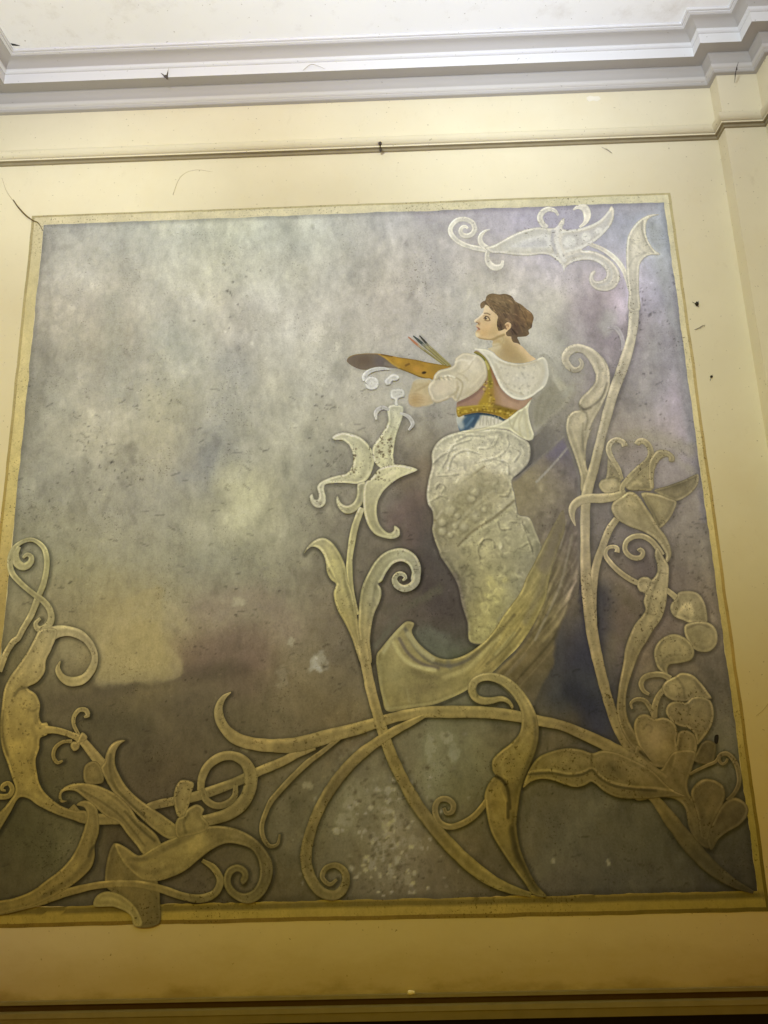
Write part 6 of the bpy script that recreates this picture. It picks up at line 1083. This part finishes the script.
ribbon('painted_ring', [(201, 790, 7), (202.5, 777.5, 8), (209, 765, 8.5), (222, 756.5, 9), (234.7, 756, 9.6), (245.6, 762.5, 11), (251, 775, 12.5), (250, 788.5, 13), (243.5, 802, 13), (231, 812.5, 12.5), (214, 818.5, 12), (194, 822, 10)], rim=.18)
ribbon('painted_ring', [(202, 788, 6), (207, 800, 7), (217, 805.5, 7), (228, 803, 7), (235, 796, 6.4), (236, 785, 5)], rim=.18, tone=.94)
patch('painted_knot', R4([(260, 62), (280, 44), (335, 58), (326, 100), (316, 150), (290, 205), (266, 210), (250, 170), (245, 110)]), None, 1.1, tone=1.05, rim=.16, paint=lambda v: v.blob(*R4([(290, 90)])[0], 6, 6, 1.06, .6, .8))
# long curling leaf
patch('painted_leaf', C0([(345, 224), (400, 270), (470, 330), (482, 400), (478, 466), (406, 472), (400, 420), (340, 372), (318, 350)]), None, 1.4, tone=.82, rim=.10)
vine = ribbon('painted_stem', WD(C0([(-20, 432), (40, 418), (120, 398), (210, 370), (300, 350), (400, 346), (480, 360), (550, 383), (606, 390), (648, 372), (662, 335), (642, 298), (608, 276)]), [9, 9, 9, 8, 7, 7.4, 7.6, 8, 8.4, 8, 7.4, 6.5, 4]), rim=.18)
patch('painted_petal', C0([(283, 412), (290, 384), (320, 369), (362, 378), (402, 408), (422, 440), (428, 470), (405, 472), (392, 440), (345, 416)]), None, 1.3, base=(116, 98, 46), rim=.05, paint=lambda v: v.stroke(C0([(300, 390), (350, 395), (405, 445)]), 1.08, 3, .6, .8))
thick = R3([(-20, 726), (80, 700), (180, 660), (260, 601), (340, 540), (400, 470), (440, 390), (470, 300), (480, 240), (466, 204), (424, 190), (450, 169), (490, 169), (531, 200), (546, 260), (546, 340), (524, 412), (524, 470), (506, 530), (450, 590), (370, 650), (280, 701), (180, 746), (60, 775), (-20, 790)])
patch('painted_leaf', thick, None, 1.4, rim=.18, paint=lambda v: (v.stroke(R3([(520, 420), (480, 500), (380, 600), (240, 690)]), .82, 4, .6, .8), v.stroke(R3([(500, 200), (505, 300), (470, 420), (380, 540), (240, 640), (60, 730)]), 1.06, 7, .5, .9), v.stroke(R3([(524, 412), (500, 440), (490, 470)]), .74, 2.4, .6, .7)))
curl = R3([(632, 402), (650, 400), (700, 425), (745, 458)])+R4([(92, 384), (150, 350), (230, 310), (330, 270), (430, 250), (520, 262), (600, 300), (652, 350), (687, 410), (692, 460), (671, 530), (630, 582), (580, 601), (530, 586), (484, 546), (469, 490), (488, 442), (535, 424), (577, 450), (580, 490), (556, 516), (545, 496), (553, 470), (532, 456), (508, 474), (504, 510), (528, 542), (560, 554), (600, 540), (629, 490), (629, 420), (599, 360), (540, 335), (480, 330), (420, 356), (360, 401), (300, 450), (240, 480), (170, 499), (100, 491), (50, 452), (12, 410)])
def curl_paint(v):
    v.stroke(R4([(20, 400), (70, 460), (160, 480), (250, 455), (340, 395), (420, 340), (500, 318), (580, 335)]), 1.08, 3, .6, .7); v.poly(R4([(280, 330), (370, 280), (400, 330), (330, 380), (270, 370)]), 1.16, .6, 5); v.stroke(R4([(430, 265), (540, 280), (630, 340), (665, 420), (650, 520), (585, 585)]), 1.06, 4, .5, .8)
    v.stroke(R4([(40, 400), (120, 400), (220, 350), (330, 300)]), .82, 4, .6, .8); v.stroke(R4([(60, 440), (150, 460), (240, 430)]), .84, 5, .5, .9); v.stroke(R4([(500, 340), (590, 370), (620, 440)]), 1.12, 2, .5, .7); v.stroke(R3([(650, 412), (700, 445), (745, 475)]), 1.1, 3, .6, .7)
patch('painted_leaf', curl, None, 1.3, paint=curl_paint, rim=.18)
patch('painted_knot', R4([(294, 202), (302, 180), (350, 154), (382, 176), (374, 202), (405, 245), (385, 275), (300, 300), (262, 305), (250, 270), (262, 218)]), None, 1.1, rim=.16, paint=lambda v: (v.stroke(R4([(310, 195), (290, 240), (300, 280)]), .8, 2.4, .7, .7), v.blob(*R4([(340, 230)])[0], 6, 5, 1.08, .6, .8)))
paint_sky()
# ================================================================ small things on the wall and cornice
def wall_xyz(px, py, off=0.0):
    w = wall_pt([px], [py])[0]; return Vector((w[0], D-off, w[1]))
def on_depth(px, py, yy):
    d = CF+CR*((px-384)/F)+CU*((512-py)/F); t = yy/d[1]
    return Vector((d[0]*t, yy, d[2]*t+EYE))
def tube(name, pts, r, mat, parent=None, seg=6):
    """thin strand through points, radius list"""
    L = smooth_line([tuple(p) for p in pts], step=.008) if len(pts) > 2 else np.array([tuple(p) for p in pts])
    n = len(L); rr = np.interp(np.linspace(0, 1, n), np.linspace(0, 1, len(r)), r)
    V = []; Fc = []
    for i in range(n):
        a = L[max(0, i-1)]; b = L[min(n-1, i+1)]; t = Vector(b-a).normalized()
        u = t.cross(Vector((0, 1, 0.01))).normalized(); v = t.cross(u)
        for k in range(seg):
            q = 2*math.pi*k/seg; V.append(Vector(L[i])+float(rr[i])*(math.cos(q)*u+math.sin(q)*v))
    for i in range(n-1):
        for k in range(seg): Fc.append((i*seg+k, i*seg+(k+1) % seg, (i+1)*seg+(k+1) % seg, (i+1)*seg+k))
    Fc.append(tuple(range(seg))[::-1]); Fc.append(tuple(range((n-1)*seg, n*seg)))
    return mesh_obj(name, V, Fc, mat, parent, True)
def lump(name, c, r, mat, seed, parent=None):
    bm = bmesh.new(); bmesh.ops.create_icosphere(bm, subdivisions=3, radius=1)
    R = random.Random(seed); ph = [R.uniform(0, 6) for _ in range(6)]
    for v in bm.verts:
        k = 1+.16*math.sin(3*v.co.x+ph[0])+.14*math.sin(4*v.co.z+ph[1])+.1*math.sin(7*v.co.y+ph[2]+5*v.co.x)
        v.co = Vector((v.co.x*r[0]*k, v.co.y*r[1]*k, v.co.z*r[2]*k))+Vector(c)
    me = bpy.data.meshes.new(name); bm.to_mesh(me); bm.free(); me.materials.append(mat)
    me.polygons.foreach_set('use_smooth', [True]*len(me.polygons))
    o = bpy.data.objects.new(name, me); return link(o, parent)
M_WEB = plain('grey dusty cobweb', (.10, .085, .07), .9)
M_WEBL = plain('pale dusty thread', (.42, .37, .29), .9)
M_BUG = plain('dark dried insect', (.03, .026, .02), .6)
M_NAIL = plain('rusty iron', (.06, .045, .03), .5)
M_CHIP = plain('white bare plaster', (1.0, .93, .62), .9, .05)
M_CRACK = plain('dark crack', (.16, .115, .05), .9)
M_CRACKL = plain('hairline crack', (.50, .42, .26), .9)
M_HOLE = plain('black hole', (.01, .01, .01), .9)

# crack running from the cornice side into the corner of the mural
pts = [K(0, 190, 60, [p])[0] for p in [(100, 0), (180, 140), (215, 195), (280, 275), (350, 345), (440, 405), (495, 430), (530, 480), (556, 530), (610, 500), (650, 515)]]
cr = tube('plaster_crack', [wall_xyz(x, y, .0075) for x, y in pts[1:9]], [.0022, .0034, .0034, .0034, .0026, .0026, .0012], M_CRACK)
tag(cr, 'curved dark crack running into the top left corner of the mural', 'crack', 'cracks in the wall plaster')
tag(tube('plaster_crack', [wall_xyz(x, y, .0005) for x, y in [(2, 178), (6, 190), (14, 202)]], [.0008, .0013, .0013], M_CRACKL), 'faint pale hairline crack on cream wall at the left edge', 'crack', 'cracks in the wall plaster')
tag(tube('plaster_crack', [wall_xyz(x, y, .0005) for x, y in [(173, 195), (178, 181), (184, 174), (196, 170), (213, 172)]], [.0016, .0009, .0007, .0008, .0004], M_CRACKL), 'hooked hairline crack under the picture rail', 'crack', 'cracks in the wall plaster')
tag(tube('plaster_crack', [wall_xyz(x, y, .0005) for x, y in [(756, 716), (762, 711), (769, 703)]], [.0008, .0012, .001], M_CRACKL), 'short slanting crack beside the lower right border', 'crack', 'cracks in the wall plaster')
# cobwebs on the cornice
def web(label, base, strands, lumps):
    o = bpy.data.objects.new('cobweb', None); link(o); o.location = base[0]
    tag(o, label, 'cobweb', 'cobwebs and dust on the wall and cornice')
    def rel(x, y, yy): return on_depth(x, y, yy)-base[0]
    for pts, r, m in strands: tube('strand', [rel(*p) for p in pts], r, m, o)
    for (x, y, yy), r in lumps: lump('dust_clump', rel(x, y, yy), r, M_WEB, int(x), o)
    return o
yf = D-.116
web('grey forked cobweb hanging from the white cornice edge, left part', [on_depth(165, 76, yf)], [([(161, 73, yf), (164, 75.5, yf), (166, 77, yf)], [.001, .003, .004], M_WEB), ([(168, 70, yf-.01), (167.3, 74, yf), (167, 78, yf)], [.0008, .003, .004], M_WEB), ([(169, 67, yf-.02), (168, 71, yf-.01)], [.0005, .001], M_WEBL)], [((165.5, 76.5, yf), (.010, .006, .006)), ((166.8, 78, yf), (.005, .005, .006))])
web('looped pale thread on the white cornice, left of its middle', [on_depth(310, 68, yf)], [([(303, 70.5, yf), (307, 67, yf-.005), (311, 64.5, yf-.008), (317, 65.5, yf-.006), (325, 69, yf)], [.0008, .0014, .0014, .001, .0006], M_WEBL)], [])
web('dark vertical cobweb strand on the corner cornice, top right', [on_depth(736, 70, 2.86)], [([(738.5, 62, 2.85), (736.5, 68, 2.86), (735.6, 73, 2.87), (734.6, 83, 2.928)], [.0008, .0028, .0014, .0006], M_WEB)], [((736.8, 68.5, 2.86), (.003, .003, .008))])
web('small dusty web hanging under the picture rail near its right end', [on_depth(606, 150, D-.004)], [([(601, 147, D+.001), (606, 149, D-.004), (612, 153, D-.004)], [.0008, .0014, .001], M_WEBL), ([(606, 148, D-.004), (611, 152, D-.004)], [.001, .0006], M_WEBL)], [])
web('thin wisp of dust on the cream wall right of the mural', [wall_xyz(702, 328, .004)], [([(694, 330, D+.001), (699, 328, D-.006), (703, 325.5, D-.006), (705, 325, D-.004), (704, 327, D-.003)], [.0005, .0014, .0016, .001, .0006], M_WEB)], [])
web('zigzag wisp of dust on the right pilaster side', [on_depth(760, 337, D-.04)], [([(755, 338, D-.03), (760, 336.5, D-.05), (764, 335, D-.07), (765.4, 339, D-.07)], [.0008, .0014, .0014, .0008], M_WEB)], [])
def bug(label, px, py, r, legs):
    c = wall_xyz(px, py, r[1]*.8)
    o = bpy.data.objects.new('insect', None); link(o); o.location = c; tag(o, label, 'insect', 'dried insects on the cream wall')
    lump('body', (0, 0, 0), r, M_BUG, int(px), o)
    for p, q in legs:
        tube('leg', [Vector((0, 0, 0)), Vector(p), Vector(q)], [.0012, .001, .0006], M_BUG, o)
bug('larger dark dried insect on cream wall by the upper right border', 696.3, 304.3, (.0085, .006, .0105), [((-.01, .002, .006), (-.017, .003, .012)), ((.008, .002, .008), (.012, .003, .016)), ((.006, .002, -.01), (.010, .003, -.016))])
bug('smaller dark dried insect on cream wall, lower of the two', 711.2, 376.8, (.005, .004, .006), [((-.004, .002, -.010), (-.008, .003, -.020)), ((.005, .002, .004), (.008, .003, .010))])
# nail in the picture rail
o = bpy.data.objects.new('nail', None); c = on_depth(380.3, 147.5, D-.03); link(o); o.location = c
tag(o, 'rusty nail sticking out of the picture rail above the mural', 'nail')
tube('shank', [Vector((0, .034, 0)), Vector((0, -.03, -.004))], [.003, .003], M_NAIL, o, 8)
tube('head', [Vector((0, -.028, -.004)), Vector((0, -.034, -.0045))], [.0085, .0085], M_NAIL, o, 12)
lump('dust_clump', (.002, .002, -.008), (.007, .006, .008), M_WEB, 3, o)
# chip of bare plaster on the lower rail, hole at the ceiling corner
z_ = EYE-1.085
c = on_depth(411.3, 992.5, D-.010)
tag(lump('plaster_chip', c, (.0135, .006, .0065), M_CHIP, 5), 'small white chip of plaster lying on the dark lower rail', 'chip')
c2 = on_depth(36.5, 995, D-.012)
def ceil_pt(px, py):
    d = CF+CR*((px-384)/F)+CU*((512-py)/F); t = (ZC-EYE-.0015)/d[2]; return Vector((d[0]*t, d[1]*t, ZC-.0015))
hp = [ceil_pt(*p) for p in [(10.5, 43.5), (13, 43.8), (20, 45.6), (17, 45.9), (12.3, 45.6)]]
V = hp+[p+Vector((0, 0, .001)) for p in hp]
tag(mesh_obj('ceiling_hole', V, [(0, 1, 2, 3, 4), (9, 8, 7, 6, 5)]+[(i, (i+1) % 5, (i+1) % 5+5, i+5) for i in range(5)], M_HOLE), 'black wedge-shaped hole in the ceiling at the cornice corner', 'hole')

fk = [(586.5, 97.5), (590, 95.8), (594, 96.6), (598.5, 96.2), (601, 99.2), (597, 101.5), (593, 100.6), (589.5, 102), (587, 100.2)]
q = [wall_xyz(x, y, .0012) for x, y in fk]; n_ = len(q)
tag(mesh_obj('paint_flake', q+[v+Vector((0, .0016, 0)) for v in q], [tuple(range(n_))[::-1], tuple(range(n_, 2*n_))]+[(i, (i+1) % n_, (i+1) % n_+n_, i+n_) for i in range(n_)], plain('bare white plaster', (.77, .71, .56), .8, .08)), 'pale flaked patch on the cream frieze below the cornice', 'paint flake')
bg.inputs[0].default_value = (.288, .138, .006, 1)
def wash(name, loc, aim, col, ang):
    m = max(col); return spot(name, loc, aim, tuple(c/m for c in col), 100*m, ang, 1.0, .12)
wash('low_left_wall_fill', (-1.2, -1.0, 2.5), (-2.2, D, .8), (1.30, .70, .05), 60)
wash('upper_right_wall_fill', (-.6, -1.0, 2.5), (1.5, D, 2.2), (2.5, 3.1, 3.6), 60)
wash('left_wall_fill', (-1.4, -1.0, 2.4), (-2.0, D, 1.2), (.87, 1.62, 2.2), 60)
wash('middle_wall_fill', (-.8, -1.2, 2.6), (-.3, D, 1.3), (3.23, 3.25, .5), 70)
wash('cool_upper_wall_fill', (-.8, -1.4, 2.6), (-.4, D, 2.2), (.08, .12, 2.5), 60)
wash('left_ceiling_fill', (-1.2, .2, .8), (-1.5, 1.9, 3.05), (2.95, 3.15, 3.1), 70)
wash('right_ceiling_fill', (.55, 1.0, 1.0), (.6, 1.9, 3.05), (1.98, 2.17, 2.5), 80)
